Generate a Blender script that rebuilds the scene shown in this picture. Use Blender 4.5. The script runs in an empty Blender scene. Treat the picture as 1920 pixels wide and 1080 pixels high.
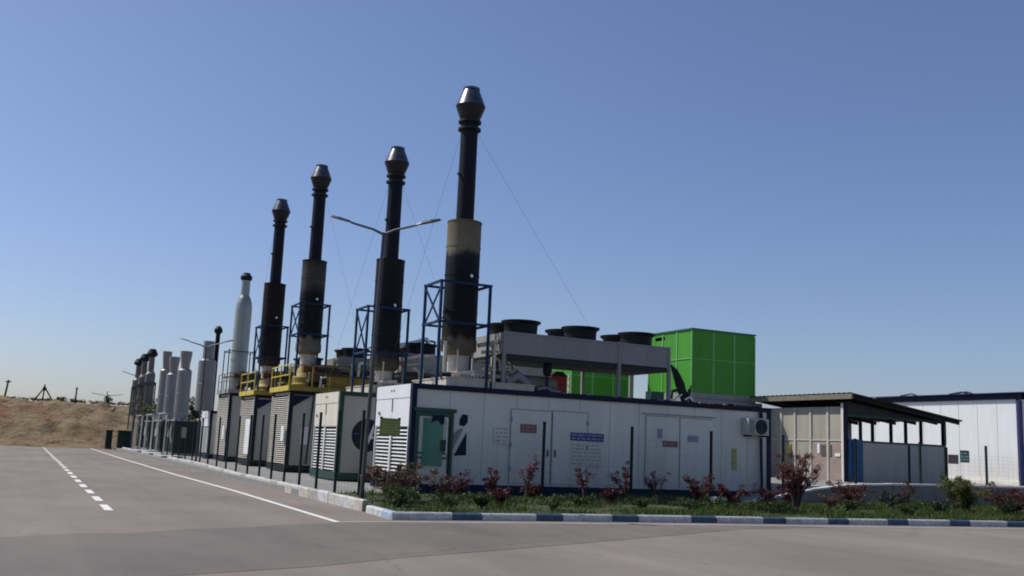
import bpy, math, random
from mathutils import Vector, Matrix
random.seed(7)
S = bpy.context.scene
COL = S.collection
# ------------------------------------------------------------------ camera
F, ROLL = 1842.0, 0.043
PITCH = math.atan(299 / 1842.0)
YAW = math.atan(908 / math.hypot(1842, 299))
fwd = Vector((math.sin(YAW) * math.cos(PITCH), math.cos(YAW) * math.cos(PITCH), math.sin(PITCH)))
r0 = Vector((math.cos(YAW), -math.sin(YAW), 0)); u0 = r0.cross(fwd)
Rv = r0 * math.cos(ROLL) + u0 * math.sin(ROLL); Uv = u0 * math.cos(ROLL) - r0 * math.sin(ROLL)
cam = bpy.data.objects.new('camera', bpy.data.cameras.new('camera'))
COL.objects.link(cam); S.camera = cam
cam.matrix_world = Matrix(((Rv.x, Uv.x, -fwd.x, 0), (Rv.y, Uv.y, -fwd.y, 0), (Rv.z, Uv.z, -fwd.z, 1.65), (0, 0, 0, 1)))
cam.data.sensor_width = 36; cam.data.lens = F / 1920 * 36
cam.data.clip_end = 4000; cam.data.clip_start = 0.1
# ------------------------------------------------------------------ sky and sun
EL = math.radians(52); AZ = math.radians(-48)          # azimuth measured from +Y towards +X
sv = Vector((math.sin(AZ) * math.cos(EL), math.cos(AZ) * math.cos(EL), math.sin(EL)))
w = bpy.data.worlds.new('World'); S.world = w; w.use_nodes = True
nt = w.node_tree; bg = nt.nodes['Background']
sky = nt.nodes.new('ShaderNodeTexSky'); sky.sky_type = 'NISHITA'; sky.sun_disc = False
sky.sun_elevation = EL; sky.sun_rotation = AZ
sky.air_density = 1.0; sky.dust_density = 1.2; sky.ozone_density = 5.0; sky.altitude = 200
tint = nt.nodes.new('ShaderNodeVectorMath'); tint.operation = 'MULTIPLY'; tint.inputs[1].default_value = (0.985, 0.93, 1.01)
nt.links.new(sky.outputs[0], tint.inputs[0]); nt.links.new(tint.outputs[0], bg.inputs[0]); bg.inputs[1].default_value = 0.099
sl = bpy.data.lights.new('sun', 'SUN'); sl.energy = 3.9; sl.angle = math.radians(0.5); sl.color = (1, 0.95, 0.88)
so = bpy.data.objects.new('sun', sl); COL.objects.link(so)
so.rotation_euler = sv.to_track_quat('Z', 'Y').to_euler(); so.location = (-30, 20, 40)
S.view_settings.view_transform = 'Standard'; S.view_settings.look = 'None'
S.view_settings.exposure = 0.15; S.view_settings.gamma = 1
S.render.engine = 'CYCLES'; S.render.resolution_x = 1024; S.render.resolution_y = 576
S.cycles.filter_width = 1.9

# ------------------------------------------------------------------ materials
def mat(name, col, rough=0.6, metal=0.0, var=0.15, scale=3.0, dirt=None, dirt_h=None, bump=0.0, bscale=30, spec=0.4, streak=False):
    m = bpy.data.materials.new(name); m.use_nodes = True
    n, l = m.node_tree.nodes, m.node_tree.links
    p = n['Principled BSDF']; p.inputs['Roughness'].default_value = rough; p.inputs['Metallic'].default_value = metal
    p.inputs['Specular IOR Level'].default_value = spec
    tc = n.new('ShaderNodeTexCoord'); src = tc.outputs['Object']
    if streak:
        mp = n.new('ShaderNodeMapping'); mp.inputs['Scale'].default_value = (1, 1, 0.12); l.new(src, mp.inputs[0]); src = mp.outputs[0]
    no = n.new('ShaderNodeTexNoise'); no.inputs['Scale'].default_value = scale; no.inputs['Detail'].default_value = 6
    no.inputs['Roughness'].default_value = 0.65
    l.new(src, no.inputs['Vector'])
    rp = n.new('ShaderNodeValToRGB'); rp.color_ramp.elements[0].position = 0.3; rp.color_ramp.elements[1].position = 0.7
    rp.color_ramp.elements[0].color = [c * (1 - var) for c in col] + [1]
    rp.color_ramp.elements[1].color = [min(1, c * (1 + var)) for c in col] + [1]
    l.new(no.outputs['Fac'], rp.inputs[0]); out = rp.outputs[0]
    if dirt:
        sx = n.new('ShaderNodeSeparateXYZ'); l.new(tc.outputs['Object'], sx.inputs[0])
        mr = n.new('ShaderNodeMapRange'); mr.inputs[1].default_value = dirt_h[0]; mr.inputs[2].default_value = dirt_h[1]
        mr.inputs[3].default_value = 1; mr.inputs[4].default_value = 0; l.new(sx.outputs[2], mr.inputs[0])
        n2 = n.new('ShaderNodeTexNoise'); n2.inputs['Scale'].default_value = scale * 1.7; n2.inputs['Detail'].default_value = 8
        l.new(src, n2.inputs['Vector'])
        mu = n.new('ShaderNodeMath'); mu.operation = 'MULTIPLY'; l.new(mr.outputs[0], mu.inputs[0]); l.new(n2.outputs['Fac'], mu.inputs[1])
        mx = n.new('ShaderNodeMixRGB'); l.new(mu.outputs[0], mx.inputs[0]); l.new(out, mx.inputs[1]); mx.inputs[2].default_value = list(dirt) + [1]
        out = mx.outputs[0]
    l.new(out, p.inputs['Base Color'])
    if bump:
        nb = n.new('ShaderNodeTexNoise'); nb.inputs['Scale'].default_value = bscale; nb.inputs['Detail'].default_value = 5
        l.new(tc.outputs['Object'], nb.inputs['Vector'])
        b = n.new('ShaderNodeBump'); b.inputs['Strength'].default_value = bump; b.inputs['Distance'].default_value = 0.05
        l.new(nb.outputs['Fac'], b.inputs['Height']); l.new(b.outputs[0], p.inputs['Normal'])
    return m
def bands(name, stops, rough=0.55, metal=0.3, amp=0.5, z0=0.0, z1=4.3, const=False):
    """stops: (z fraction, colour) weathering that runs up a tube, broken by noise"""
    m = bpy.data.materials.new(name); m.use_nodes = True
    n, l = m.node_tree.nodes, m.node_tree.links
    p = n['Principled BSDF']; p.inputs['Roughness'].default_value = rough; p.inputs['Metallic'].default_value = metal; p.inputs['Specular IOR Level'].default_value = .12
    tc = n.new('ShaderNodeTexCoord'); sx = n.new('ShaderNodeSeparateXYZ'); l.new(tc.outputs['Object'], sx.inputs[0])
    no = n.new('ShaderNodeTexNoise'); no.inputs['Scale'].default_value = 1.6; no.inputs['Detail'].default_value = 7
    mp = n.new('ShaderNodeMapping'); mp.inputs['Scale'].default_value = (2.2, 2.2, 0.5)
    l.new(tc.outputs['Object'], mp.inputs[0]); l.new(mp.outputs[0], no.inputs['Vector'])
    ms = n.new('ShaderNodeMath'); ms.operation = 'SUBTRACT'; l.new(no.outputs['Fac'], ms.inputs[0]); ms.inputs[1].default_value = 0.5
    mm = n.new('ShaderNodeMath'); mm.operation = 'MULTIPLY_ADD'; l.new(ms.outputs[0], mm.inputs[0]); mm.inputs[1].default_value = amp; l.new(sx.outputs[2], mm.inputs[2])
    mr = n.new('ShaderNodeMapRange'); mr.inputs[1].default_value = z0; mr.inputs[2].default_value = z1; l.new(mm.outputs[0], mr.inputs[0])
    rp = n.new('ShaderNodeValToRGB'); cr = rp.color_ramp
    cr.elements[0].position = stops[0][0]; cr.elements[0].color = list(stops[0][1]) + [1]
    cr.elements[1].position = stops[-1][0]; cr.elements[1].color = list(stops[-1][1]) + [1]
    for q, c in stops[1:-1]:
        e = cr.elements.new(q); e.color = list(c) + [1]
    l.new(mr.outputs[0], rp.inputs[0])
    n3 = n.new('ShaderNodeTexNoise'); n3.inputs['Scale'].default_value = 9; n3.inputs['Detail'].default_value = 6; l.new(mp.outputs[0], n3.inputs['Vector'])
    r3 = n.new('ShaderNodeMapRange'); r3.inputs[3].default_value = 0.7; r3.inputs[4].default_value = 1.3; l.new(n3.outputs['Fac'], r3.inputs[0])
    vm = n.new('ShaderNodeVectorMath'); vm.operation = 'SCALE'; l.new(rp.outputs[0], vm.inputs[0]); l.new(r3.outputs[0], vm.inputs['Scale'])
    l.new(vm.outputs[0], p.inputs['Base Color'])
    return m
def leafmat(name, c1, c2, c3):
    m = bpy.data.materials.new(name); m.use_nodes = True
    n, l = m.node_tree.nodes, m.node_tree.links
    p = n['Principled BSDF']; p.inputs['Roughness'].default_value = 0.5; p.inputs['Specular IOR Level'].default_value = 0.3
    g = n.new('ShaderNodeNewGeometry'); rp = n.new('ShaderNodeValToRGB'); cr = rp.color_ramp
    cr.elements[0].color = list(c1) + [1]; cr.elements[1].color = list(c3) + [1]
    e = cr.elements.new(0.55); e.color = list(c2) + [1]
    l.new(g.outputs['Random Per Island'], rp.inputs[0]); l.new(rp.outputs[0], p.inputs['Base Color'])
    tr = n.new('ShaderNodeBsdfTranslucent'); l.new(rp.outputs[0], tr.inputs[0])
    mx = n.new('ShaderNodeMixShader'); mx.inputs[0].default_value = 0.3
    l.new(p.outputs[0], mx.inputs[1]); l.new(tr.outputs[0], mx.inputs[2]); l.new(mx.outputs[0], n['Material Output'].inputs[0])
    return m
M = {}
M['panel'] = mat('white_sandwich_panel', (.68, .66, .575), .5, var=.08, scale=1.2, dirt=(.30, .26, .21), dirt_h=(0.0, 2.2), streak=True)
M['panel2'] = mat('grey_sandwich_panel', (.44, .43, .39), .55, var=.07, scale=1.2, dirt=(.24, .21, .17), dirt_h=(0.0, 2.4), streak=True)
M['white'] = mat('white_paint', (.70, .72, .72), .45, var=.06, scale=4, dirt=(.42, .37, .28), dirt_h=(-0.3, 2.0), streak=True)
M['cream'] = mat('cream_paint', (.62, .59, .49), .55, var=.1, scale=3, dirt=(.34, .28, .2), dirt_h=(-.3, 2.2), streak=True)
M['offwhite'] = mat('off_white_louvre', (.76, .74, .66), .5, var=.1, scale=3, dirt=(.38, .32, .22), dirt_h=(-.3, 2.5), streak=True)
M['vent'] = mat('grey_fan_opening', (.06, .065, .07), .7, var=.2)
M['navy'] = mat('navy_steel', (.008, .014, .035), .6, var=.2, scale=6, spec=.2)
M['dgreen'] = mat('dark_green_steel', (.008, .045, .035), .5, var=.2, scale=5)
M['gate'] = mat('green_door_paint', (.018, .075, .052), .5, var=.12, scale=5)
M['glass'] = mat('green_glass', (.03, .19, .13), .25, var=.15, scale=1.5, spec=.6)
M['black'] = mat('black_paint', (.009, .011, .015), .6, var=.25, scale=8, spec=.2)
M['dark'] = mat('dark_gap', (.03, .035, .04), .8, var=.2)
M['blue'] = mat('blue_steel', (.010, .034, .088), .6, var=.25, scale=6, spec=.2)
M['bblue'] = mat('bright_blue_paint', (.012, .075, .19), .45, var=.15, scale=4)
M['casing'] = mat('grey_galvanised_casing', (.255, .26, .245), .6, metal=.05, var=.1, scale=2.5, streak=True)
M['tancase'] = mat('tan_galvanised_casing', (.21, .20, .155), .55, metal=.1, var=.14, scale=2.5, streak=True)
M['green'] = mat('green_cladding', (.062, .275, .028), .5, var=.09, scale=1.4, streak=True, spec=.25)
M['greenrib'] = mat('pale_green_rib', (.15, .40, .11), .5, var=.1)
M['teal'] = mat('teal_rim', (.04, .13, .12), .5, var=.15)
M['yellow'] = mat('yellow_paint', (.52, .42, .035), .5, var=.25, scale=5)
M['ochre'] = mat('ochre_paint', (.27, .19, .035), .6, var=.35, scale=4)
M['rust'] = mat('rusty_steel', (.11, .05, .03), .8, var=.45, scale=5, bump=.3)
M['brown'] = mat('brown_insulation', (.10, .085, .06), .8, var=.4, scale=5, bump=.3)
M['red'] = mat('dark_red_paint', (.20, .012, .015), .5, var=.2)
M['silver'] = mat('silver_cladding', (.62, .63, .64), .28, metal=.85, var=.12, scale=5)
M['duct'] = mat('weathered_duct', (.50, .46, .40), .5, metal=.15, var=.25, scale=5)
M['creampipe'] = mat('cream_pipe', (.66, .60, .48), .5, var=.12)
M['pipe'] = bands('sooty_steel_pipe', [(0, (.010, .012, .016)), (.5, (.015, .017, .022)), (1, (.013, .015, .02))], .55, .15, .5)
M['cone'] = mat('dull_steel_cone', (.12, .12, .13), .3, metal=.9, var=.3, scale=5)
M['conelow'] = mat('dark_cone', (.014, .015, .018), .6, metal=.2, var=.3, scale=5)  # darker than the upper cone; flanges and a port share it
M['sil_a'] = bands('soot_stained_silencer', [(0, (0.144, 0.122, 0.086)), (.08, (0.122, 0.101, 0.072)), (.12, (0.021, 0.018, 0.015)), (.35, (0.011, 0.012, 0.014)), (.66, (0.012, 0.014, 0.019)), (.73, (0.021, 0.022, 0.022)), (.78, (0.180, 0.158, 0.115)), (1, (0.137, 0.119, 0.079))], .6, .1, .5)
M['sil_b'] = bands('dark_silencer', [(0, (0.108, 0.094, 0.072)), (.1, (0.060, 0.051, 0.039)), (.16, (0.017, 0.017, 0.019)), (.5, (0.013, 0.014, 0.017)), (1, (0.018, 0.017, 0.018))], .6, .15, .5)
M['sil_c'] = bands('faded_silencer', [(0, (0.180, 0.158, 0.122)), (.14, (0.144, 0.126, 0.094)), (.17, (0.017, 0.017, 0.017)), (.62, (0.013, 0.013, 0.015)), (.74, (0.066, 0.060, 0.051)), (.9, (0.060, 0.054, 0.045)), (1, (0.025, 0.024, 0.022))], .6, .1, .8)
M['sil_d'] = bands('brown_silencer', [(0, (0.072, 0.054, 0.042)), (.1, (0.021, 0.018, 0.019)), (.5, (0.015, 0.013, 0.015)), (1, (0.019, 0.014, 0.014))], .6, .15, .5)
M['palestack'] = mat('pale_green_grey_cladding', (.32, .345, .31), .35, metal=.4, var=.14, scale=2, streak=True)
M['greystack'] = mat('grey_stack_cladding', (.22, .215, .21), .45, metal=.3, var=.14, scale=2, streak=True)
M['lamp'] = mat('galvanised_lamp_steel', (.075, .08, .085), .45, metal=.5, var=.12)
M['post'] = mat('dark_green_post', (.010, .020, .018), .6, var=.2, spec=.2)
M['wire'] = mat('grey_green_wire', (.05, .07, .06), .6, var=.2)
M['roofsheet'] = mat('brown_grey_roof_sheet', (.13, .11, .085), .6, var=.25, scale=3)
M['fascia'] = mat('tan_fascia', (.19, .17, .125), .6, var=.15, scale=3)
M['shedwall'] = mat('dusty_cream_sheet', (.36, .345, .285), .6, var=.14, scale=2, dirt=(.2, .17, .13), dirt_h=(0, 3), streak=True)
M['shedtrim'] = mat('dusty_trim', (.44, .43, .38), .6, var=.12, scale=4)
M['encl'] = mat('weathered_green_enclosure', (.014, .032, .028), .6, var=.3, scale=3, spec=.2)
M['pink'] = mat('pinkish_board', (.30, .235, .21), .7, var=.12)
M['concrete'] = mat('concrete', (.225, .225, .21), .9, var=.18, scale=2.2, bump=.3, bscale=25)
M['wallc'] = mat('rendered_wall', (.26, .235, .20), .9, var=.18, scale=1.8, bump=.2)
M['coping'] = mat('white_coping', (.66, .63, .57), .8, var=.12, scale=4)
M['kwhite'] = mat('worn_white_kerb', (.47, .48, .47), .85, var=.35, scale=7, bump=.2)
M['kcream'] = mat('worn_cream_kerb', (.46, .44, .38), .85, var=.28, scale=5, bump=.3)
M['kconc'] = mat('bare_kerb_concrete', (.32, .31, .28), .9, var=.3, scale=5, bump=.3)
M['kblue'] = mat('worn_blue_kerb', (.055, .095, .15), .85, var=.35, scale=7, bump=.2)
M['kblue_lit'] = mat('sunlit_blue_kerb', (.30, .40, .52), .8, var=.2, scale=7)  # kerb blue with sunlight put into the colour, for the corner blocks
M['line'] = mat('road_paint', (.66, .65, .62), .8, var=.2, scale=9)
M['linef'] = mat('faded_road_paint', (.46, .44, .43), .8, var=.25, scale=5)
M['soil'] = mat('bed_soil', (.05, .06, .025), .95, var=.4, scale=2.5, bump=.5)
M['earth'] = mat('dry_ground', (.36, .27, .18), .95, var=.2, scale=.4, bump=.4, bscale=3)
M['sgreen'] = mat('olive_sign', (.24, .26, .075), .6, var=.1)
M['sred'] = mat('faded_red_sign', (.26, .10, .11), .6, var=.12)
M['sblue'] = mat('blue_sign', (.06, .07, .21), .6, var=.08)
M['swhite'] = mat('white_notice', (.74, .75, .76), .6, var=.04)
M['slilac'] = mat('lilac_sign', (.30, .30, .42), .6, var=.1)
M['syel'] = mat('yellow_green_label', (.42, .44, .10), .6, var=.15)
M['sgr'] = mat('green_white_sign', (.10, .24, .17), .6, var=.2)
M['purple'] = mat('violet_trim_and_shade', (.04, .038, .13), .5, var=.1)
M['bark'] = mat('brown_stem', (.07, .05, .038), .9, var=.3, scale=12)
M['mud'] = mat('rock', (.30, .22, .15), .95, var=.3, scale=3)
LF_RED = leafmat('red_leaves', (.030, .012, .014), (.075, .018, .022), (.17, .045, .05))
LF_PINK = leafmat('red_and_pink_leaves', (.035, .012, .015), (.11, .025, .03), (.40, .20, .20))
LF_GR = leafmat('green_leaves', (.02, .045, .012), (.045, .08, .02), (.10, .13, .04))
LF_YG = leafmat('yellow_green_leaves', (.035, .05, .015), (.10, .12, .03), (.22, .20, .06))
LF_MIX = leafmat('rust_and_green_leaves', (.03, .045, .018), (.09, .04, .03), (.34, .22, .18))
LF_GRASS = leafmat('grass_blades', (.03, .065, .014), (.065, .11, .022), (.17, .19, .06))
LF_OL = leafmat('olive_leaves', (.10, .11, .06), (.17, .18, .10), (.26, .26, .15))
LF_DARK = leafmat('dark_leaves', (.012, .022, .010), (.022, .036, .014), (.05, .06, .02))

def polymat():
    m = bpy.data.materials.new('milky_polycarbonate'); m.use_nodes = True
    n, l = m.node_tree.nodes, m.node_tree.links; p = n['Principled BSDF']; p.inputs['Base Color'].default_value = (.3, .3, .33, 1); p.inputs['Roughness'].default_value = .5
    t = n.new('ShaderNodeBsdfTranslucent'); t.inputs[0].default_value = (.22, .22, .25, 1)
    x = n.new('ShaderNodeMixShader'); x.inputs[0].default_value = .6; l.new(p.outputs[0], x.inputs[1]); l.new(t.outputs[0], x.inputs[2]); l.new(x.outputs[0], n['Material Output'].inputs[0]); return m
M['poly'] = polymat()
# asphalt with patches, speckle and worn tracks
def asphalt(name, base, dusty):
    m = bpy.data.materials.new(name); m.use_nodes = True
    n, l = m.node_tree.nodes, m.node_tree.links
    p = n['Principled BSDF']; p.inputs['Roughness'].default_value = .85; p.inputs['Specular IOR Level'].default_value = .25
    tc = n.new('ShaderNodeTexCoord')
    mp = n.new('ShaderNodeMapping'); mp.inputs['Scale'].default_value = (.30, .16, .3); mp.inputs['Rotation'].default_value = (0, 0, .5)
    l.new(tc.outputs['Object'], mp.inputs[0])
    a = n.new('ShaderNodeTexNoise'); a.inputs['Scale'].default_value = 1; a.inputs['Detail'].default_value = 5; a.inputs['Roughness'].default_value = .55
    l.new(mp.outputs[0], a.inputs['Vector'])
    r = n.new('ShaderNodeValToRGB'); r.color_ramp.elements[0].position = .35; r.color_ramp.elements[1].position = .68
    r.color_ramp.elements[0].color = list(base) + [1]; r.color_ramp.elements[1].color = list(dusty) + [1]
    l.new(a.outputs['Fac'], r.inputs[0])
    b = n.new('ShaderNodeTexNoise'); b.inputs['Scale'].default_value = 45; b.inputs['Detail'].default_value = 4; l.new(tc.outputs['Object'], b.inputs['Vector'])
    q = n.new('ShaderNodeMapRange'); q.inputs[1].default_value = .3; q.inputs[2].default_value = .7; q.inputs[3].default_value = .86; q.inputs[4].default_value = 1.14; l.new(b.outputs['Fac'], q.inputs[0])
    v = n.new('ShaderNodeVectorMath'); v.operation = 'SCALE'; l.new(r.outputs[0], v.inputs[0]); l.new(q.outputs[0], v.inputs['Scale'])
    # oil stains, tyre polish and hairline cracks
    st = n.new('ShaderNodeTexNoise'); st.inputs['Scale'].default_value = .9; st.inputs['Detail'].default_value = 7; st.inputs['Roughness'].default_value = .7; l.new(tc.outputs['Object'], st.inputs['Vector'])
    sr = n.new('ShaderNodeMapRange'); sr.inputs[1].default_value = .58; sr.inputs[2].default_value = .75; sr.inputs[3].default_value = 1; sr.inputs[4].default_value = .78; l.new(st.outputs['Fac'], sr.inputs[0])
    m3 = n.new('ShaderNodeMapping'); m3.inputs['Scale'].default_value = (1.4, .05, 1); l.new(tc.outputs['Object'], m3.inputs[0])
    ty = n.new('ShaderNodeTexNoise'); ty.inputs['Scale'].default_value = 1; ty.inputs['Detail'].default_value = 3; l.new(m3.outputs[0], ty.inputs['Vector'])
    tr_ = n.new('ShaderNodeMapRange'); tr_.inputs[1].default_value = .35; tr_.inputs[2].default_value = .65; tr_.inputs[3].default_value = .95; tr_.inputs[4].default_value = 1.05; l.new(ty.outputs['Fac'], tr_.inputs[0])
    vo = n.new('ShaderNodeTexVoronoi'); vo.feature = 'DISTANCE_TO_EDGE'; vo.inputs['Scale'].default_value = .16
    wv = n.new('ShaderNodeVectorMath'); wv.operation = 'MULTIPLY_ADD'; wv.inputs[1].default_value = (1.2, 1.2, 0); l.new(st.outputs['Color'], wv.inputs[0]); l.new(tc.outputs['Object'], wv.inputs[2]); l.new(wv.outputs[0], vo.inputs['Vector'])
    cr_ = n.new('ShaderNodeMapRange'); cr_.inputs[1].default_value = .0; cr_.inputs[2].default_value = .004; cr_.inputs[3].default_value = .72; cr_.inputs[4].default_value = 1; l.new(vo.outputs['Distance'], cr_.inputs[0])
    k1 = n.new('ShaderNodeMath'); k1.operation = 'MULTIPLY'; l.new(sr.outputs[0], k1.inputs[0]); l.new(tr_.outputs[0], k1.inputs[1])
    k2 = n.new('ShaderNodeMath'); k2.operation = 'MULTIPLY'; l.new(k1.outputs[0], k2.inputs[0]); l.new(cr_.outputs[0], k2.inputs[1])
    v2 = n.new('ShaderNodeVectorMath'); v2.operation = 'SCALE'; l.new(v.outputs[0], v2.inputs[0]); l.new(k2.outputs[0], v2.inputs['Scale'])
    l.new(v2.outputs[0], p.inputs['Base Color'])
    bp = n.new('ShaderNodeBump'); bp.inputs['Strength'].default_value = .25; bp.inputs['Distance'].default_value = .01
    l.new(b.outputs['Fac'], bp.inputs['Height']); l.new(bp.outputs[0], p.inputs['Normal'])
    return m
M['asphalt'] = asphalt('dusty_asphalt', (.168, .143, .120), (.224, .194, .166))
M['patch'] = asphalt('darker_asphalt', (.120, .108, .094), (.172, .152, .131))
def hillmat():
    m = bpy.data.materials.new('cut_earth_bank'); m.use_nodes = True
    n, l = m.node_tree.nodes, m.node_tree.links
    p = n['Principled BSDF']; p.inputs['Roughness'].default_value = .95; p.inputs['Specular IOR Level'].default_value = .1
    tc = n.new('ShaderNodeTexCoord'); a = n.new('ShaderNodeTexNoise'); a.inputs['Scale'].default_value = .5; a.inputs['Detail'].default_value = 9; a.inputs['Roughness'].default_value = .7
    l.new(tc.outputs['Object'], a.inputs['Vector'])
    r = n.new('ShaderNodeValToRGB'); r.color_ramp.elements[0].position = .32; r.color_ramp.elements[1].position = .66
    r.color_ramp.elements[0].color = (.115, .068, .038, 1); r.color_ramp.elements[1].color = (.34, .26, .16, 1)
    e = r.color_ramp.elements.new(.5); e.color = (.285, .21, .125, 1)
    l.new(a.outputs['Fac'], r.inputs[0])
    b = n.new('ShaderNodeTexNoise'); b.inputs['Scale'].default_value = .12; b.inputs['Detail'].default_value = 2; l.new(tc.outputs['Object'], b.inputs['Vector'])
    q = n.new('ShaderNodeValToRGB'); q.color_ramp.elements[0].position = .60; q.color_ramp.elements[1].position = .68; l.new(b.outputs['Fac'], q.inputs[0])
    mx = n.new('ShaderNodeMixRGB'); l.new(q.outputs[0], mx.inputs[0]); l.new(r.outputs[0], mx.inputs[1]); mx.inputs[2].default_value = (.26, .10, .05, 1)
    l.new(mx.outputs[0], p.inputs['Base Color'])
    bp = n.new('ShaderNodeBump'); bp.inputs['Strength'].default_value = 1.0; bp.inputs['Distance'].default_value = 1.2
    l.new(a.outputs['Fac'], bp.inputs['Height']); l.new(bp.outputs[0], p.inputs['Normal'])
    return m
M['hill'] = hillmat()

# ------------------------------------------------------------------ mesh helpers
class MB:
    def __init__(s): s.v = []; s.f = []; s.mi = []; s.sm = []
    def add(s, vs, fs, mi=0, sm=False):
        o = len(s.v); s.v += [tuple(v) for v in vs]
        for f in fs: s.f.append(tuple(i + o for i in f)); s.mi.append(mi); s.sm.append(sm)
        return s
    def box(s, x0, x1, y0, y1, z0, z1, mi=0):
        if x0 > x1: x0, x1 = x1, x0
        if y0 > y1: y0, y1 = y1, y0
        vs = [(x0, y0, z0), (x1, y0, z0), (x1, y1, z0), (x0, y1, z0), (x0, y0, z1), (x1, y0, z1), (x1, y1, z1), (x0, y1, z1)]
        return s.add(vs, [(0, 3, 2, 1), (4, 5, 6, 7), (0, 1, 5, 4), (1, 2, 6, 5), (2, 3, 7, 6), (3, 0, 4, 7)], mi)
    def bar(s, a, b, w, h=None, mi=0):
        a, b = Vector(a), Vector(b); h = h or w; d = (b - a).normalized()
        up = Vector((0, 0, 1)) if abs(d.z) < .95 else Vector((0, 1, 0))
        x = d.cross(up).normalized() * w / 2; y = d.cross(x).normalized() * h / 2
        vs = [p + q for p in (a, b) for q in (x + y, x - y, -x - y, -x + y)]
        return s.add(vs, [(0, 1, 2, 3), (7, 6, 5, 4), (0, 4, 5, 1), (1, 5, 6, 2), (2, 6, 7, 3), (3, 7, 4, 0)], mi)
    def tube(s, pts, r, seg=10, mi=0, cap=True):
        pts = [Vector(p) for p in pts]; n = len(pts)
        rs = r if isinstance(r, (list, tuple)) else [r] * n
        rings = []; up = None
        for i, p in enumerate(pts):
            d = ((pts[i] - pts[i - 1]).normalized() if i else Vector()) + ((pts[i + 1] - p).normalized() if i < n - 1 else Vector())
            d.normalize()
            if up is None: up = Vector((0, 0, 1)) if abs(d.z) < .9 else Vector((1, 0, 0))
            x = d.cross(up).normalized(); y = x.cross(d).normalized(); up = y
            rings.append([p + (x * math.cos(2 * math.pi * k / seg) + y * math.sin(2 * math.pi * k / seg)) * rs[i] for k in range(seg)])
        vs = [v for q in rings for v in q]; fs = []
        for i in range(n - 1):
            for k in range(seg):
                k2 = (k + 1) % seg; fs.append((i * seg + k, i * seg + k2, (i + 1) * seg + k2, (i + 1) * seg + k))
        s.add(vs, fs, mi, True)
        if cap:
            s.add(rings[0], [tuple(range(seg))[::-1]], mi); s.add(rings[-1], [tuple(range(seg))], mi)
        return s
    def lathe(s, prof, cx=0, cy=0, seg=28, mi=0, smooth=True):
        """prof list of (r, z); separate rings per segment so edges stay crisp"""
        for (ra, za), (rb, zb) in zip(prof, prof[1:]):
            vs = []; fs = []
            for k in range(seg):
                t = 2 * math.pi * k / seg; c, q = math.cos(t), math.sin(t)
                vs += [(cx + ra * c, cy + ra * q, za), (cx + rb * c, cy + rb * q, zb)]
            for k in range(seg):
                a = 2 * k; b = 2 * ((k + 1) % seg); fs.append((a, b, b + 1, a + 1))
            s.add(vs, fs, mi, smooth)
        return s
    def poly(s, pts, axis, d0, d1, mi=0):
        """extrude a 2-D polygon: axis 'y' pts are (x,z) from d0 to d1; 'x' pts are (y,z); 'z' pts are (x,y)"""
        def P(a, b, d): return (a, d, b) if axis == 'y' else (d, a, b) if axis == 'x' else (a, b, d)
        n = len(pts); vs = [P(a, b, d0) for a, b in pts] + [P(a, b, d1) for a, b in pts]
        fs = [tuple(range(n)), tuple(range(2 * n - 1, n - 1, -1))] + [(i, i + n, (i + 1) % n + n, (i + 1) % n) for i in range(n)]
        return s.add(vs, fs, mi)
    def build(s, name, mats, parent=None, fix=True):
        me = bpy.data.meshes.new(name); me.from_pydata(s.v, [], s.f)
        for m in (mats if isinstance(mats, (list, tuple)) else [mats]): me.materials.append(m)
        me.polygons.foreach_set('material_index', s.mi); me.polygons.foreach_set('use_smooth', s.sm)
        if fix:
            import bmesh
            b = bmesh.new(); b.from_mesh(me); bmesh.ops.recalc_face_normals(b, faces=b.faces); b.to_mesh(me); b.free()
        me.update()
        o = bpy.data.objects.new(name, me); COL.objects.link(o)
        if parent: o.parent = parent
        return o
def tag(o, label, cat, group=None, kind=None):
    o['label'] = label; o['category'] = cat
    if group: o['group'] = group
    if kind: o['kind'] = kind
    return o
def thing(name, label, cat, loc=(0, 0, 0), rz=0, group=None):
    o = bpy.data.objects.new(name, None); COL.objects.link(o); o.location = loc; o.rotation_euler = (0, 0, rz)
    o.empty_display_size = .3
    return tag(o, label, cat, group)
def struct(name, mb, m, fix=True):
    o = mb.build(name, m, None, fix); o['kind'] = 'structure'; return o
def bx(*a): return MB().box(*a)
def dup(root, loc, label, group=None):
    r = root.copy(); COL.objects.link(r); r.location = loc; r['label'] = label
    if group: r['group'] = group
    for ch in list(root.children):
        c = ch.copy(); COL.objects.link(c); c.parent = r
        for g in ch.children:
            d = g.copy(); COL.objects.link(d); d.parent = c
    return r
R = random.uniform
def hsh(x, y, s=0):
    v = math.sin(x * 12.9898 + y * 78.233 + s * 37.7) * 43758.5453; return v - math.floor(v)
def vnoise(x, y, s=0):
    xi, yi = math.floor(x), math.floor(y); fx, fy = x - xi, y - yi
    fx = fx * fx * (3 - 2 * fx); fy = fy * fy * (3 - 2 * fy)
    a, b, c, d = hsh(xi, yi, s), hsh(xi + 1, yi, s), hsh(xi, yi + 1, s), hsh(xi + 1, yi + 1, s)
    return a * (1 - fx) * (1 - fy) + b * fx * (1 - fy) + c * (1 - fx) * fy + d * fx * fy
def fbm(x, y, s=0): return vnoise(x, y, s) + .5 * vnoise(2 * x, 2 * y, s + 1) + .25 * vnoise(4 * x, 4 * y, s + 2)

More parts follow.
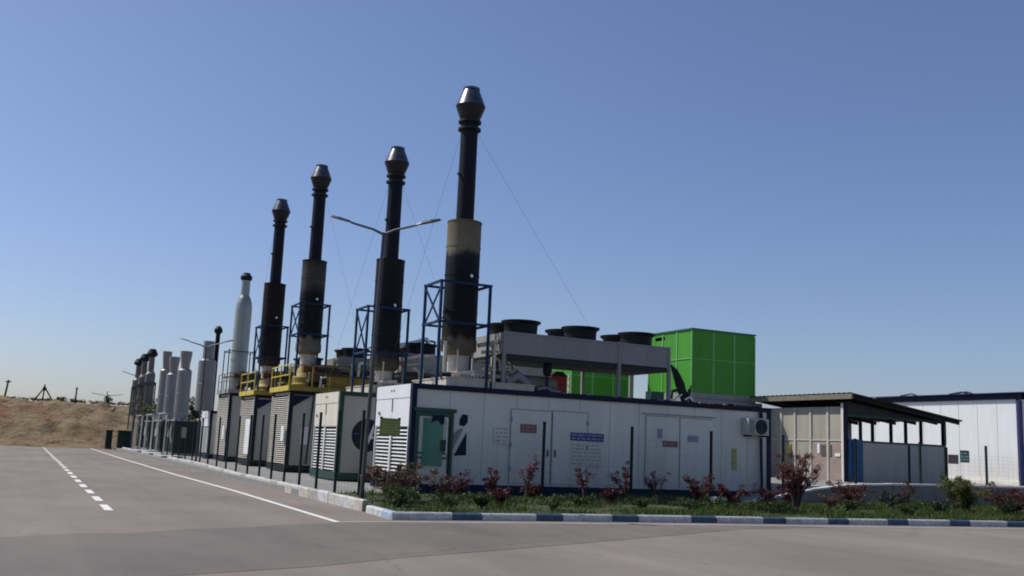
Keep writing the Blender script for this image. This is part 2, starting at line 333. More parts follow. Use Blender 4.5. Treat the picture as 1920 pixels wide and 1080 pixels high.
# ================================================================== SETTING
g = MB(); g.add([(-1500, -300, -.02), (1500, -300, -.02), (1500, 1500, -.02), (-1500, 1500, -.02)], [(0, 1, 2, 3)])
struct('ground', g, M['earth'])
g = MB(); g.add([(-70, -30, 0), (90, -30, 0), (90, 20.9, 0), (40, 20.9, 0), (12, 20.9, 0), (12, 97, 0), (-70, 97, 0)], [tuple(range(7))])
struct('road', g, M['asphalt'])
# darker strip of asphalt that crosses the junction
g = MB()
top = [(5.95, 19.75), (4.7, 19.3), (4.0, 18.7), (2.9, 18.35), (1.8, 17.6), (.9, 17.5), (-.1, 16.9), (-1.2, 16.2), (-2.5, 15.9), (-8, 13.0), (-22, 6.3)]
bot = [(-22, 2.4), (-8, 8.0), (-1.0, 11.0), (1.2, 12.2), (3.7, 13.05), (5.2, 13.9), (7.7, 15.0), (10.9, 16.5), (15.2, 18.6), (18.5, 19.25), (14.5, 19.72)]
g.add([(x, y, .004) for x, y in top + bot], [tuple(range(len(top + bot)))])
struct('asphalt_patch', g, M['patch'])
def strip(pts, w, z):
    g = MB(); L = []
    for i, (x, y) in enumerate(pts):
        a = Vector(pts[max(0, i - 1)]); b = Vector(pts[min(len(pts) - 1, i + 1)]); d = (b - a).normalized(); n = Vector((-d.y, d.x)) * w / 2
        L += [(x + n.x, y + n.y, z), (x - n.x, y - n.y, z)]
    g.add(L, [(2 * i, 2 * i + 1, 2 * i + 3, 2 * i + 2) for i in range(len(pts) - 1)]); return g
struct('road_edge_line', strip([(5.97, 19.9), (5.98, 31), (5.75, 42), (5.6, 65), (5.65, 96)], .15, .008), M['line'])
struct('kerb_side_line', strip([(6.05, 19.93), (7.19, 20.04), (10, 19.98), (13.3, 19.84), (19, 19.45), (25.1, 19.0), (32, 18.3), (42, 17.0)], .11, .008), M['linef'])
g = MB(); y = 22.45
while y < 92:
    x = 1.83 + R(-.01, .01); g.add([(x - .085, y, .008), (x + .085, y + R(-.05, .05), .008), (x + .085, y + 1.7, .008), (x - .085, y + 1.7, .008)], [(0, 1, 2, 3)]); y += 2.92
struct('centre_dashes', g, M['line'])
# paved plant yard and planted bed
yard = MB().box(7.5, 60, 26.2, 97, -.1, .17)
struct('plant_yard', yard, M['concrete'])
FR = [(7.38, 20.62), (9, 20.6), (13, 20.5), (18, 20.2), (22, 19.95), (26, 19.65), (32, 18.95), (42, 17.6)]
def fry(x):
    for (a, b), (c, d) in zip(FR, FR[1:]):
        if x <= c: return b + (d - b) * (x - a) / (c - a)
    return FR[-1][1]
def bedz(x, y):
    t = max(0, min(1, (y - fry(x)) / 5.0)); z = .12 + .09 * t * t
    return z
bd = MB(); xs = [7.5 + i * .75 for i in range(47)]; nj = 12; vs = []
for x in xs:
    for j in range(nj + 1):
        y0 = fry(x) + .12; y1 = 27.3 if x < 21 else 26.1
        y = y0 + (y1 - y0) * j / nj; vs.append((x, y, bedz(x, y) + .04 * (fbm(x * 1.3, y * 1.3) - .8)))
bd.add(vs, [(i * (nj + 1) + j, (i + 1) * (nj + 1) + j, (i + 1) * (nj + 1) + j + 1, i * (nj + 1) + j + 1) for i in range(len(xs) - 1) for j in range(nj)], 0, True)
struct('planting_bed', bd, M['soil'])
def kerb_run(name, path, pat, mats, gap=.012, w=.15, top=.16):
    """row of separate kerb blocks along a path; pat = list of (length, material index)"""
    g = MB(); P = [Vector(p) for p in path]; seg = 0; pos = P[0].copy(); k = 0
    def adv(p, seg, L):
        while seg < len(P) - 1:
            rem = (P[seg + 1] - p).length
            if rem > L: return p + (P[seg + 1] - p).normalized() * L, seg
            L -= rem; p = P[seg + 1].copy(); seg += 1
        return None, seg
    while True:
        L, mi = pat[k % len(pat)]; q, s2 = adv(pos, seg, L)
        if q is None: break
        d = (q - pos).normalized(); n = Vector((-d.y, d.x)) * w; a = pos + d * gap; b = q
        h = top + R(-.008, .008); j = Vector((R(-.006, .006), R(-.006, .006)))
        c = [a + j, b + j, b + n + j, a + n + j]
        ch = Vector((-d.y, d.x)) * .025
        vs = [(p.x, p.y, -.05) for p in c] + [(c[0].x, c[0].y, h - .03), (c[1].x, c[1].y, h - .03), (c[2].x, c[2].y, h), (c[3].x, c[3].y, h), ((c[0] + ch).x, (c[0] + ch).y, h), ((c[1] + ch).x, (c[1] + ch).y, h)]
        g.add(vs, [(0, 1, 5, 4), (4, 5, 9, 8), (8, 9, 6, 7), (1, 2, 6, 9, 5), (3, 0, 4, 8, 7), (2, 3, 7, 6)], mi)
        pos = q; seg = s2; k += 1
    return struct(name, g, mats)
kerb_run('kerb_front', FR, [(1.42, 0), (.72, 1), (1.36, 0), (.70, 1), (1.33, 0), (.72, 1), (1.5, 0), (.75, 1)], [M['kwhite'], M['kblue']])
kerb_run('kerb_side', [(7.95, 96), (7.98, 50), (7.55, 40), (7.5, 30), (7.48, 22.7)], [(1.0, 0), (1.0, 1), (1.0, 0), (.95, 2), (1.05, 1)], [M['kcream'], M['kwhite'], M['kconc']], top=.27)
kerb_run('kerb_corner', [(7.47, 22.68), (7.42, 21.32), (7.38, 20.64)], [(1.34, 0), (.64, 1), (.2, 1)], [M['kwhite'], M['kblue_lit']], top=.17)
# bank of cut earth
h = MB(); nx, ny = 260, 60; vs = []
for i in range(nx + 1):
    X = -60 + i * .5 if i < 160 else 20 + (i - 160) * 1.2
    for j in range(ny + 1):
        t = j / ny
        foot = 93.5 + 1.5 * vnoise(X * .15, 3) + max(0, min(3, (X - 7) * .6))
        Y = foot + t * 60
        hh = 4.2 - .012 * (X + 2)
        if X > 12: hh -= min(2.6, (X - 12) * .2)
        s = min(1, t * 60 / 13); s = s * s * (3 - 2 * s) * .55 + s * .45
        z = s * hh + (fbm(X * .35, Y * .35, 5) - .8) * .6 * s * (1.2 - s) * 1.8 + (fbm(X * 1.0, Y * .8, 9) - .8) * .5 * min(1, s * 3) * (1 if t < .25 else .4)
        if t > .3: z += (t - .3) * .9
        vs.append((X, Y, z - .05 if j else -.15))
h.add(vs, [(i * (ny + 1) + j, (i + 1) * (ny + 1) + j, (i + 1) * (ny + 1) + j + 1, i * (ny + 1) + j + 1) for i in range(nx) for j in range(ny)], 0, True)
struct('hill', h, M['hill'])
# raised ground behind the retaining wall on the right
tr = MB().box(26.6, 75, 26.4, 95, -.1, .86)
tr.add([(21.2, 26.4, .1), (26.6, 26.4, .86), (26.6, 33, .86), (21.2, 33, .1)], [(0, 1, 2, 3)])
struct('raised_terrace', tr, M['concrete'])

# ================================================================== HELPERS FOR PLANT
def louvre(y0, y1, z0, z1, x, n, mull=True):
    """white slats facing -X with real gaps"""
    g = MB()
    for i in range(n):
        z = z0 + (z1 - z0) * (i + .5) / n; d = (z1 - z0) / n
        g.add([(x - .07, y0, z - d * .27), (x - .07, y1, z - d * .27), (x + .0, y1, z + d * .18), (x + .0, y0, z + d * .18),
               (x - .055, y0, z - d * .33), (x - .055, y1, z - d * .33), (x + .015, y1, z + d * .12), (x + .015, y0, z + d * .12)],
              [(0, 1, 2, 3), (7, 6, 5, 4), (0, 4, 5, 1), (1, 5, 6, 2), (2, 6, 7, 3), (3, 7, 4, 0)])
    g.box(x - .09, x + .02, y0 - .05, y0 - .002, z0 - .04, z1 + .04); g.box(x - .09, x + .02, y1 + .002, y1 + .05, z0 - .04, z1 + .04)
    if mull: ym = (y0 + y1) / 2; g.box(x - .10, x - .072, ym - .07, ym + .07, z0 - .03, z1 + .03)
    return g
def text_lines(g, x0, x1, y, z0, z1, rows, mi=0, t=.004, seed=1):
    rr = random.Random(seed); dz = (z1 - z0) / rows
    for k in range(rows):
        x = x0; zc = z1 - dz * (k + .5)
        while x < x1 - .05:
            wd = min(rr.uniform(.06, .2), x1 - x); g.box(x, x + wd, y - t, y, zc - dz * .24, zc + dz * .24, mi); x += wd + dz * .5
    return g

# ================================================================== CONTAINERS
CX, CL = 10.42, 13.75
def container(y0, y1, top, kind, label, name='generator_container'):
    z0 = .48
    t = thing(name, label, 'container', (CX, y0, .17), 0, 'generator containers along the road')
    W = y1 - y0; H = top - .17; L = CL; b = z0 - .17
    wall = {'a': M['panel'], 'b': M['panel2'], 'c': M['panel2']}[kind]
    fr = {'a': M['navy'], 'b': M['dgreen'], 'c': M['black']}[kind]
    g = MB().box(.12, L, .03, W - .03, b, H - .1)
    g.build('wall', wall, t)
    g = MB()                                                 # panel joints stand 3 mm proud
    x = 1.25
    while x < L - .3: g.box(x - .006, x + .006, .026, .029, b + .05, H - .12); x += 1.15
    g.build('panel_joints', M['casing'], t)
    g = MB()
    for (xa, ya) in ((0, -.02), (0, W - .12), (L - .12, -.02), (L - .12, W - .12)): g.box(xa, xa + .16, ya, ya + .14, b - .02, H - .16)
    g.box(0, L + .04, -.03, .10, H - .16, H); g.box(0, L + .04, W - .1, W + .03, H - .16, H)
    g.box(L - .10, L + .035, .10, W - .1, H - .155, H - .005)
    g.build('frame', fr, t)
    bx(.05, L, .06, W - .06, H - .1, H - .06).build('roof', M['casing'], t)
    g = MB().box(.04, L + .02, .01, .16, .05, b); g.box(.04, L + .02, W - .16, W - .01, .05, b)
    for k in range(8): g.box(.3 + k * 1.8, .5 + k * 1.8, .16, W - .16, .03, b - .01)
    g.box(-.02, .039, .0, W, .05, b + .02)
    g.build('skid_base', fr, t)
    bx(.09, .118, .12, W - .12, b, H - .17).build('intake_void', M['dark'], t)
    if kind in 'ab':
        zt = H - .12; zm = b + 1.62
        g = MB().box(-.01, .088, .14, W / 2 - .015, zm + .05, zt - .33); g.box(-.01, .088, W / 2 + .015, W - .14, zm + .05, zt - .33)
        g.box(-.015, .088, .14, W - .14, zt - .31, zt + .1)
        e = g.build('end_door', M['white'] if kind == 'a' else M['cream'], t)
        for yy in (W / 2 - .12, W / 2 + .1): bx(-.03, -.016, yy - .03, yy + .03, zt - .1, zt - .04).build('vent_hole', M['dark'], e)
        MB().tube([(-.03, W / 2 - .05, zm + .5), (-.03, W / 2 - .05, zm + .9)], .014, 6).build('handle', M['dark'], e)
        MB().tube([(-.02, W - .5, zm + .42), (-.05, W - .5, zm + .5), (-.05, W - .62, zm + .5)], .02, 6).build('latch', M['dark'], e)
        louvre(.2, W - .2, b + .06, zm, .075, 14).build('louvre', M['white'], t)
    else:
        n = 34
        louvre(.16, W - .16, b + .05, H - .22, .075, n, False).build('louvre', M['offwhite'], t)
    return t
A = container(27.95, 31.35, 3.45, 'a', 'nearest white container with navy frame, door signs and air conditioner behind the flower bed')
# front-wall details of container A: local coords x' = X-CX, y' = Y-27.95, z' = Z-.17
def LX(x): return x - CX
def box_A(name, x0, x1, z0, z1, d, m, parent=None, base=.026, label=None):
    o = bx(LX(x0), LX(x1), base - d, base, z0 - .17, z1 - .17).build(name, m, parent or A)
    if label: o['label'] = label
    return o
for i, (x0, x1, z0, z1) in enumerate([(13.78, 15.2, .56, 2.84), (15.27, 16.55, .56, 2.86)]):
    g = box_A('side_door', x0, x1, z0, z1, .02, M['panel'], base=.022)
    s = MB(); s.box(LX(x0) - .02, LX(x0), -.004, .02, z0 - .17, z1 - .15); s.box(LX(x1), LX(x1) + .02, -.004, .02, z0 - .17, z1 - .15)
    s.box(LX(x0), LX(x1), -.004, .02, z1 - .17, z1 - .145); s.build('door_seal', M['casing'], g)
    hx = LX(x1) - .1 if i == 0 else LX(x0) + .1
    bx(hx - .015, hx + .015, -.05, -.0, 1.25, 1.45).build('handle', M['dark'], g)
    for hz in (.75, 1.5, 2.3): bx((LX(x0) if i == 0 else LX(x1)) - .03, (LX(x0) if i == 0 else LX(x1)) + .03, -.03, -.0205, hz, hz + .14).build('hinge', M['casing'], g)
for (x0, x1) in ((18.85, 20.2), (20.25, 21.6)):
    g = box_A('side_door', x0, x1, .56, 2.9, .015, M['panel'], base=.022)
    s = MB().box(LX(x0) - .016, LX(x0), 0, .02, .4, 2.75); s.box(LX(x0), LX(x1), -.002, .02, 2.73, 2.75); s.build('door_seal', M['casing'], g)
# drip strip above second door pair
box_A('drip_strip', 18.7, 21.75, 2.97, 3.0, .04, M['casing'])
def sign(name, x0, x1, z0, z1, m, rows, tm, seed, label):
    s = box_A(name, x0, x1, z0, z1, .01, m, base=0.001, label=label)
    g = text_lines(MB(), LX(x0) + .05, LX(x1) - .05, -.0095, z0 - .17 + .02, z1 - .17 - .02, rows, seed=seed); g.build('lettering', tm, s); return s
sign('warning_sign', 14.1, 14.68, 2.13, 2.4, M['sred'], 2, M['pink'], 1, 'faded red warning sign on first door')
sign('name_board', 15.92, 17.18, 1.96, 2.22, M['sblue'], 2, M['slilac'], 2, 'blue name board')
sign('notice_sheet', 15.95, 17.15, 1.15, 1.9, M['panel'], 6, M['panel2'], 3, 'pale notice with faint lines under the blue board')
sign('notice_sheet', 13.2, 13.72, 1.76, 2.3, M['panel'], 4, M['panel2'], 4, 'small white notice left of the first door')
sign('warning_sign', 19.52, 20.14, 1.9, 2.1, M['sred'], 1, M['pink'], 5, 'small faded red sign')
sign('warning_sign', 19.3, 19.5, 2.18, 2.5, M['slilac'], 2, M['casing'], 6, 'tiny lilac sticker')
sign('warning_sign', 20.55, 21.0, 2.1, 2.32, M['slilac'], 1, M['casing'], 7, 'lilac sticker right of the red sign')
sign('warning_label', 22.5, 22.68, 1.2, 1.95, M['syel'], 4, M['casing'], 8, 'tall yellow green label')
# company emblem: navy pieces of a disc
for nm, pts, d0, d1 in (('emblem_corner', [(11.05, 2.30), (11.10, 2.50), (11.48, 2.54), (11.48, 2.26), (11.36, 2.25), (11.28, 2.36)], -.075, -.066),
                        ('emblem_dot', [(12.02, 2.26), (12.02, 2.45), (12.12, 2.60), (12.29, 2.58), (12.29, 2.36), (12.18, 2.23)], .016, .025),
                        ('emblem_triangle', [(11.88, 1.33), (12.27, 2.05), (12.29, 1.36)], .016, .025)):
    e = MB().poly(pts, 'y', d0, d1); e.v = [(x - CX, y, z - .17) for x, y, z in e.v]; e.build(nm, M['navy'], A)['label'] = 'navy piece of the emblem'
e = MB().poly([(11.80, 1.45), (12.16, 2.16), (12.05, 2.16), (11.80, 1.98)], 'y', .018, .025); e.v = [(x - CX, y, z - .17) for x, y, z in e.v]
e.build('emblem_grey_piece', M['casing'], A)  # slanted grey piece beside the navy triangle of the emblem
# green framed door near the left corner
d = MB()
for (x0, x1, z0, z1) in ((10.56, 10.68, .45, 2.62), (11.66, 11.80, .45, 2.62), (10.68, 11.66, 2.48, 2.62), (10.68, 11.66, 1.22, 1.27), (10.68, 11.66, 1.36, 1.41)):
    d.box(LX(x0), LX(x1), -.055, .024, z0 - .17, z1 - .17)
d.box(LX(10.50), LX(11.86), -.10, .024, 2.453, 2.56)
df = d.build('entrance_door', M['gate'], A); df['label'] = 'green framed glazed door'
bx(LX(10.68), LX(11.66), -.02, .022, .30, 2.31).build('door_panel', M['panel'], df)
bx(LX(10.82), LX(11.46), -.066, -.022, .84, 2.26).build('glass_pane', M['glass'], df)
g = MB().box(LX(11.57), LX(11.62), -.075, -.03, 1.20, 2.25); g.build('handle_strip', M['swhite'], df)
g = MB().box(LX(11.38), LX(11.56), -.075, -.067, 1.27, 1.62); g.build('lock_box', M['dgreen'], df)
# air conditioner
ac = thing('air_conditioner', 'x', 'x'); del ac['label'], ac['category']
ac.name = 'air_conditioner'; ac.parent = A
bx(LX(22.9), LX(23.82), -.36, -.02, 2.28, 2.86).build('casing', M['panel2'], ac)
g = MB(); cx, cz = LX(23.48), 2.57
for k in range(7): r = .04 + k * .033; g.lathe([(r, 0), (r + .012, 0), (r + .012, .012), (r, .012)], 0, 0, 24)
g.v = [(cx + x, -.362 - z, cz + y) for x, y, z in g.v]; g.build('fan_grille', M['dark'], ac)
g = MB().lathe([(0.005, .001), (.27, .001)], 0, 0, 28); g.v = [(cx + x, -.362 - z, cz + y) for x, y, z in g.v]; g.build('fan_opening', M['vent'], ac)
g = MB()
for k in range(8): g.box(LX(22.94), LX(23.16), -.372, -.361, 2.34 + k * .06, 2.36 + k * .06)
g.build('side_vents', M['dark'], ac)
g = MB().box(LX(23.0), LX(23.05), -.38, .02, 2.22, 2.275); g.box(LX(23.68), LX(23.73), -.38, .02, 2.22, 2.275); g.build('bracket', M['black'], ac)
MB().tube([(LX(23.72), -.06, 2.2), (LX(23.72), -.07, 1.5), (LX(23.75), -.07, .6), (LX(23.7), -.07, .2)], .05, 8).build('drain_pipe', M['navy'], ac)
MB().tube([(LX(23.7), -.06, 3.1), (LX(23.7), -.09, 2.9)], .07, 8).build('cable_box', M['navy'], ac)
B = container(35.5, 38.95, 3.45, 'b', 'white container with dark green frame and round navy emblem behind the lamp post')
g = MB().lathe([(0.01, 0), (.60, 0), (.60, .01)], 0, 0, 36); g.v = [(11.56 - CX + x, .026 - z, 1.70 + y) for x, y, z in g.v]; em = g.build('emblem', M['navy'], B)
g = MB().poly([(11.42, 1.28), (11.52, 1.28), (11.95, 2.4), (11.82, 2.4)], 'y', .010, .013); g.poly([(11.55, 1.75), (12.0, 1.75), (12.0, 1.84), (11.6, 1.84)], 'y', .009, .012)
g.v = [(x - CX, y, z - .17) for x, y, z in g.v]; g.build('emblem_stripe', M['swhite'], em)
Cc = container(43.2, 46.7, 3.72, 'c', 'grey container with full height louvres under the nearest yellow platform')
D = container(50.5, 54.0, 3.75, 'c', 'grey container with full height louvres under the second yellow platform')
E_ = container(57.5, 61.0, 4.05, 'c', 'tall grey louvred container below the pale green stack')
Fc = container(63.4, 66.5, 3.12, 'a', 'low white container between the tall louvred row and green enclosures')
def notice(par, x, z0, z1, w, m, nm='notice_panel'):
    bx(x - CX, x - CX + w, .01, .026, z0 - .17, z1 - .17).build(nm, m, par)
notice(Cc, 11.02, 1.40, 2.17, .34, M['swhite'])
for par, W in ((Cc, 3.5), (D, 3.5)):
    MB().poly([(-.0, H0 := 3.35), (.95, 3.35), (0.0, 2.75)], 'y', -.03, -.021).build('navy_triangle', M['navy'], par)  # thin navy triangle at the top left of the side wall
    g = MB(); g.tube([(1.05, -.05, 3.4), (1.0, -.06, 2.4), (.9, -.06, .4)], .035, 6); g.build('drain_pipe', M['black'], par)
for par, y0, z0, z1 in ((Cc, .15, 1.35, 2.0), (D, .1, .6, 2.35), (E_, .1, 1.3, 2.0)):
    bx(-.13, -.10, y0, y0 + (.5 if z1 < 2.1 else 1.1), z0, z1).build('notice_panel', M['swhite'], par)

# ================================================================== STACKS
def stack_profile(root, base, sil, ms, topz=None):
    """local z = 0 at duct foot"""
    g = MB().lathe([(.40, 1.0), (.56, 1.16), (.585, 1.16), (.585, 1.5), (.56, 1.5), (.56, 5.36), (.575, 5.36), (.575, 5.40), (.30, 5.42)])
    for k in range(3): pass
    o = g.build('silencer', ms, root)
    # material bands measured from the silencer's foot: mesh lowered, object raised
    for v in o.data.vertices: v.co.z -= 1.1
    o.location.z = 1.1
    for z in (1.3, 2.5, 3.45): MB().lathe([(.561, z - .02), (.572, z - .015), (.572, z + .015), (.561, z + .02)]).build('seam_band', ms, o)
    p = MB().lathe([(.295, 5.40), (.285, 8.55)]); p = p.build('pipe', M['pipe'], root)
    for z in (8.52, 8.78): MB().lathe([(.30, z), (.385, z + .02), (.385, z + .09), (.30, z + .11)], seg=24).build('flange', M['conelow'], root)
    MB().lathe([(.285, 8.6), (.285, 8.8)]).build('pipe_joint', M['pipe'], root)
    MB().lathe([(.30, 8.88), (.36, 9.0), (.50, 9.38)]).build('lower_cone', M['conelow'], root)
    MB().lathe([(.50, 9.38), (.40, 9.64), (.27, 9.95), (.285, 9.95), (.285, 10.02), (.22, 10.02)]).build('upper_cone', M['cone'], root)
    MB().tube([(-.30, -.04, 7.0), (-.36, -.05, 7.0)], .05, 8).build('port', M['conelow'], root)
    MB().tube([(.08, -.555, 3.55), (.09, -.60, 3.55)], .055, 10).build('port', M['silver'], root)
    g = MB(); g.lathe([(.42, 1.12), (.34, .9), (.33, .35)])
    g.tube([(0, 0, .9), (.02, 0, .55), (.2, .02, .2), (.6, .05, .05), (1.3, .1, .0)], [.33, .33, .32, .31, .30], 18)
    g.build('duct', M['duct'], root)
def stack(x, y, z, ms, label, wires=True, guy=()):
    t = thing('exhaust_stack', label, 'chimney', (x, y, z), 0, 'exhaust stacks over the containers')
    stack_profile(t, z, 0, ms)
    for a, b in guy: MB().tube([a, b], .0035, 5).build('guy_wire', M['wire'], t)
    return t
stack(12.33, 29.1, 3.48, M['sil_a'], 'tallest looking dark exhaust stack with tan top band, nearest of the row',
      guy=[((.3, .1, 8.6), (8.15, 2.1, -.05)), ((-.25, 0, 8.6), (-1.75, 2.05, -.05))])
stack(12.38, 36.5, 3.35, M['sil_b'], 'second dark exhaust stack, evenly dark, rising just behind the lamp post',
      guy=[((.3, .1, 8.6), (4.7, 1.6, .08)), ((-.25, 0, 8.6), (-1.8, 1.9, .08))])
stack(11.45, 44.7, 4.45, M['sil_c'], 'third dark exhaust stack with pale faded patch at its silencer top',
      guy=[((.3, .1, 8.6), (3.7, 1.4, -.7)), ])
stack(11.28, 52.0, 4.3, M['sil_d'], 'fourth dark exhaust stack, brownish and leftmost of the black ones', guy=[((-.25, 0, 8.6), (-.75, 1.5, -.45))])
# pale stack on container E
t = thing('pale_exhaust_stack', 'pale green grey metal stack with small black cap and domed shoulder', 'chimney', (11.05, 58.9, 4.1), 0)
MB().lathe([(.46, .1), (.48, .4), (.48, 1.9), (.50, 1.9), (.50, 1.98), (.48, 1.98), (.48, 5.0), (.45, 5.3), (.36, 5.6), (.27, 5.78)]).build('body', M['palestack'], t)
MB().lathe([(.265, 5.78), (.25, 6.7)]).build('neck', M['palestack'], t)
MB().lathe([(.26, 6.68), (.33, 6.74), (.35, 6.92), (.24, 7.04), (.2, 7.14), (.01, 7.16)]).build('cap', M['black'], t)
g = MB()
for z in (.9, 2.4):
    g.tube([(-.75, -.75, z), (.75, -.75, z), (.75, .75, z), (-.75, .75, z), (-.75, -.75, z)], .03, 6)
for a, b in ((-.75, -.75), (.75, -.75), (.75, .75), (-.75, .75)): g.tube([(a, b, -.2), (a, b, 2.5)], .035, 6)
g.build('guard_frame', M['lamp'], t)
def greystack(x, y, z0, zt, r, m, label, flare=True, slim=None):
    t = thing('grey_exhaust_stack', label, 'chimney', (x, y, z0), 0, 'grey exhaust stacks far along the row')
    H = zt - z0; hb = H * .74
    MB().lathe([(r, 0), (r, hb - .12), (r * .72, hb)]).build('body', m, t)
    if flare: MB().lathe([(r * .62, hb), (r * .62, hb + (H - hb) * .2), (r * .82, H - .25), (r * .84, H), (r * .7, H)]).build('top_flare', m, t)
    else: MB().lathe([(r * .62, hb), (r * .62, H), (r * .5, H)]).build('neck', m, t)
    MB().lathe([(r + .005, hb * .5), (r + .02, hb * .5 + .03), (r + .005, hb * .5 + .06)]).build('seam_band', m, t)
    return t
t = greystack(10.05, 63.9, 3.1, 7.45, .54, M['greystack'], 'wide grey stack with narrower top beside the thin black pipe', False)
t = thing('black_pipe_stack', 'thin black stack with small cap right behind the wide grey stack', 'chimney', (10.75, 65.2, 3.1))
MB().lathe([(.15, 0), (.14, 5.0)]).build('pipe', M['pipe'], t)
MB().lathe([(.14, 5.0), (.26, 5.1), (.26, 5.3), (.12, 5.5), (.01, 5.5)]).build('cap', M['black'], t)
greystack(10.1, 73.9, 2.6, 7.5, .5, M['greystack'], 'rightmost of three grey stacks with flared tops')
greystack(10.05, 79.6, 2.6, 7.45, .48, M['greystack'], 'middle and lowest of three grey stacks with flared tops')
greystack(10.05, 84.4, 2.6, 8.2, .44, M['greystack'], 'leftmost of three grey stacks with flared tops')
def farstack(x, y, zt, label):
    t = thing('slim_exhaust_stack', label, 'chimney', (x, y, 3.0), 0, 'slim brownish stacks at the far end of the row'); H = zt - 3.0
    MB().lathe([(.42, 0), (.42, H * .62), (.26, H * .66), (.24, H * .88)], seg=16).build('body', M['brownstack'], t)
    MB().lathe([(.24, H * .88), (.42, H * .9), (.46, H * .93), (.26, H), (.01, H)], seg=16).build('cap', M['black'], t)
    MB().box(-.5, -.4, -.5, -.4, -1.2, H * .5).box(.4, .5, -.5, -.4, -1.2, H * .5).box(-.4, .4, -.5, -.42, H * .45, H * .5).build('brace', M['lamp'], t)
M['brownstack'] = mat('dull_brown_grey_cladding', (.15, .135, .13), .5, metal=.3, var=.25, scale=2, streak=True)
farstack(9.55, 90.6, 8.8, 'nearest and tallest of three slim brownish far stacks')
farstack(9.1, 91.6, 8.4, 'middle of three slim brownish far stacks')
farstack(8.75, 92.6, 8.0, 'leftmost and farthest slim brownish stack')

# ================================================================== BLUE FRAMES
def lattice(x0, x1, y0, y1, z0, z1, label, brace=True, zm=None):
    t = thing('steel_support_frame', label, 'support frame', (x0, y0, z0), 0, 'blue steel frames around the stacks')
    W, D, H = x1 - x0, y1 - y0, z1 - z0
    for a, b in ((0, 0), (W, 0), (0, D), (W, D)): bx(a - .04, a + .04, b - .04, b + .04, 0, H).build('post', M['blue'], t)
    zs = [H - .06, zm if zm else H * .45]
    for z in zs:
        g = MB()
        for p, q in (((-.06, 0), (W + .06, 0)), ((-.06, D), (W + .06, D)), ((0, 0), (0, D)), ((W, 0), (W, D))): g.bar((p[0], p[1], z + .045), (q[0], q[1], z + .045), .07)
        g.build('ring_beam', M['blue'], t)
    if brace:
        g = MB(); zl = zs[1]
        g.bar((0, 0, zl), (0, D, H - .1), .05); g.bar((0.02, D, zl + .05), (.02, 0, H - .1), .045)
        g.bar((0, D, zl), (W, D, zl + .9), .045)
        g.build('diagonal_brace', M['blue'], t)
    return t
lattice(11.3, 12.98, 28.25, 29.62, 3.45, 6.74, 'blue steel frame around the nearest exhaust stack', zm=1.95)
lattice(11.32, 12.95, 35.65, 37.05, 3.45, 6.75, 'blue steel frame around the second exhaust stack', zm=1.5)
lattice(10.75, 12.1, 43.9, 45.5, 4.4, 7.75, 'blue steel frame around the third exhaust stack above the yellow platform', zm=1.9)
lattice(10.65, 11.95, 51.2, 52.8, 4.0, 7.4, 'blue steel frame around the fourth exhaust stack above the second yellow platform', zm=1.7)

# ================================================================== ROOF EQUIPMENT
def cooler(x, y, z, m, label, n=3, L=6.4, W=2.45, leg=1.17):
    t = thing('dry_cooler', label, 'dry cooler', (x, y, z), 0, 'fan coolers on the container roofs')
    g = MB().box(0, L, 0, W, leg, leg + .70); g.build('casing', m, t)
    g = MB()
    for xx in (0, 4.35, L): g.box(xx - .045, xx + .045, -.02, -.002, leg - .02, leg + .74); g.box(xx - .045, xx + .045, W + .002, W + .02, leg - .02, leg + .74)
    g.box(-.03, L + .03, -.022, -.003, leg + .66, leg + .72)
    g.build('cover_strip', m, t)
    bx(.06, L - .06, .06, W - .06, leg - .16, leg - .002).build('coil', M['dark'], t)
    for xx in (0, 4.35, L):
        for yy in (0.02, W - .02):
            bx(xx - .055, xx + .055, yy - .05, yy + .05, 0, leg - .02).build('leg', m, t)
    for k in range(n):
        for yy in (.65, W - .62):
            cx = .88 + k * 2.28
            s = MB().lathe([(.52, leg + .70), (.545, leg + .78), (.56, leg + 1.05), (.66, leg + 1.12), (.665, leg + 1.17), (.60, leg + 1.17), (.50, leg + 1.02), (.50, leg + .72)], cx, yy, 28).build('fan_shroud', M['black'], t)
            b = MB().lathe([(.01, leg + 1.0), (.12, leg + 1.0), (.12, leg + .86)], cx, yy, 12)
            for q in range(5):
                a = q * 2 * math.pi / 5; u = Vector((math.cos(a), math.sin(a))); w_ = Vector((-u.y, u.x))
                p = [Vector((cx, yy)) + u * .1 - w_ * .08, Vector((cx, yy)) + u * .48 - w_ * .14, Vector((cx, yy)) + u * .48 + w_ * .14, Vector((cx, yy)) + u * .1 + w_ * .08]
                b.add([(p[0].x, p[0].y, leg + .9), (p[1].x, p[1].y, leg + .9), (p[2].x, p[2].y, leg + .98), (p[3].x, p[3].y, leg + .98)], [(0, 1, 2, 3)])
            b.build('fan', M['dark'], s)
    return t
cooler(13.62, 28.35, 3.45, M['casing'], 'long grey fan cooler on legs over the nearest container')
cooler(13.1, 36.2, 3.45, M['casing'], 'grey fan cooler behind the nearest stack on the second container', leg=.95)
cooler(12.75, 43.8, 3.72, M['tancase'], 'tan fan cooler behind the second stack on the third container', leg=1.0)
cooler(12.6, 51.2, 3.75, M['tancase'], 'tan fan cooler on the fourth container behind yellow platforms', leg=1.0)
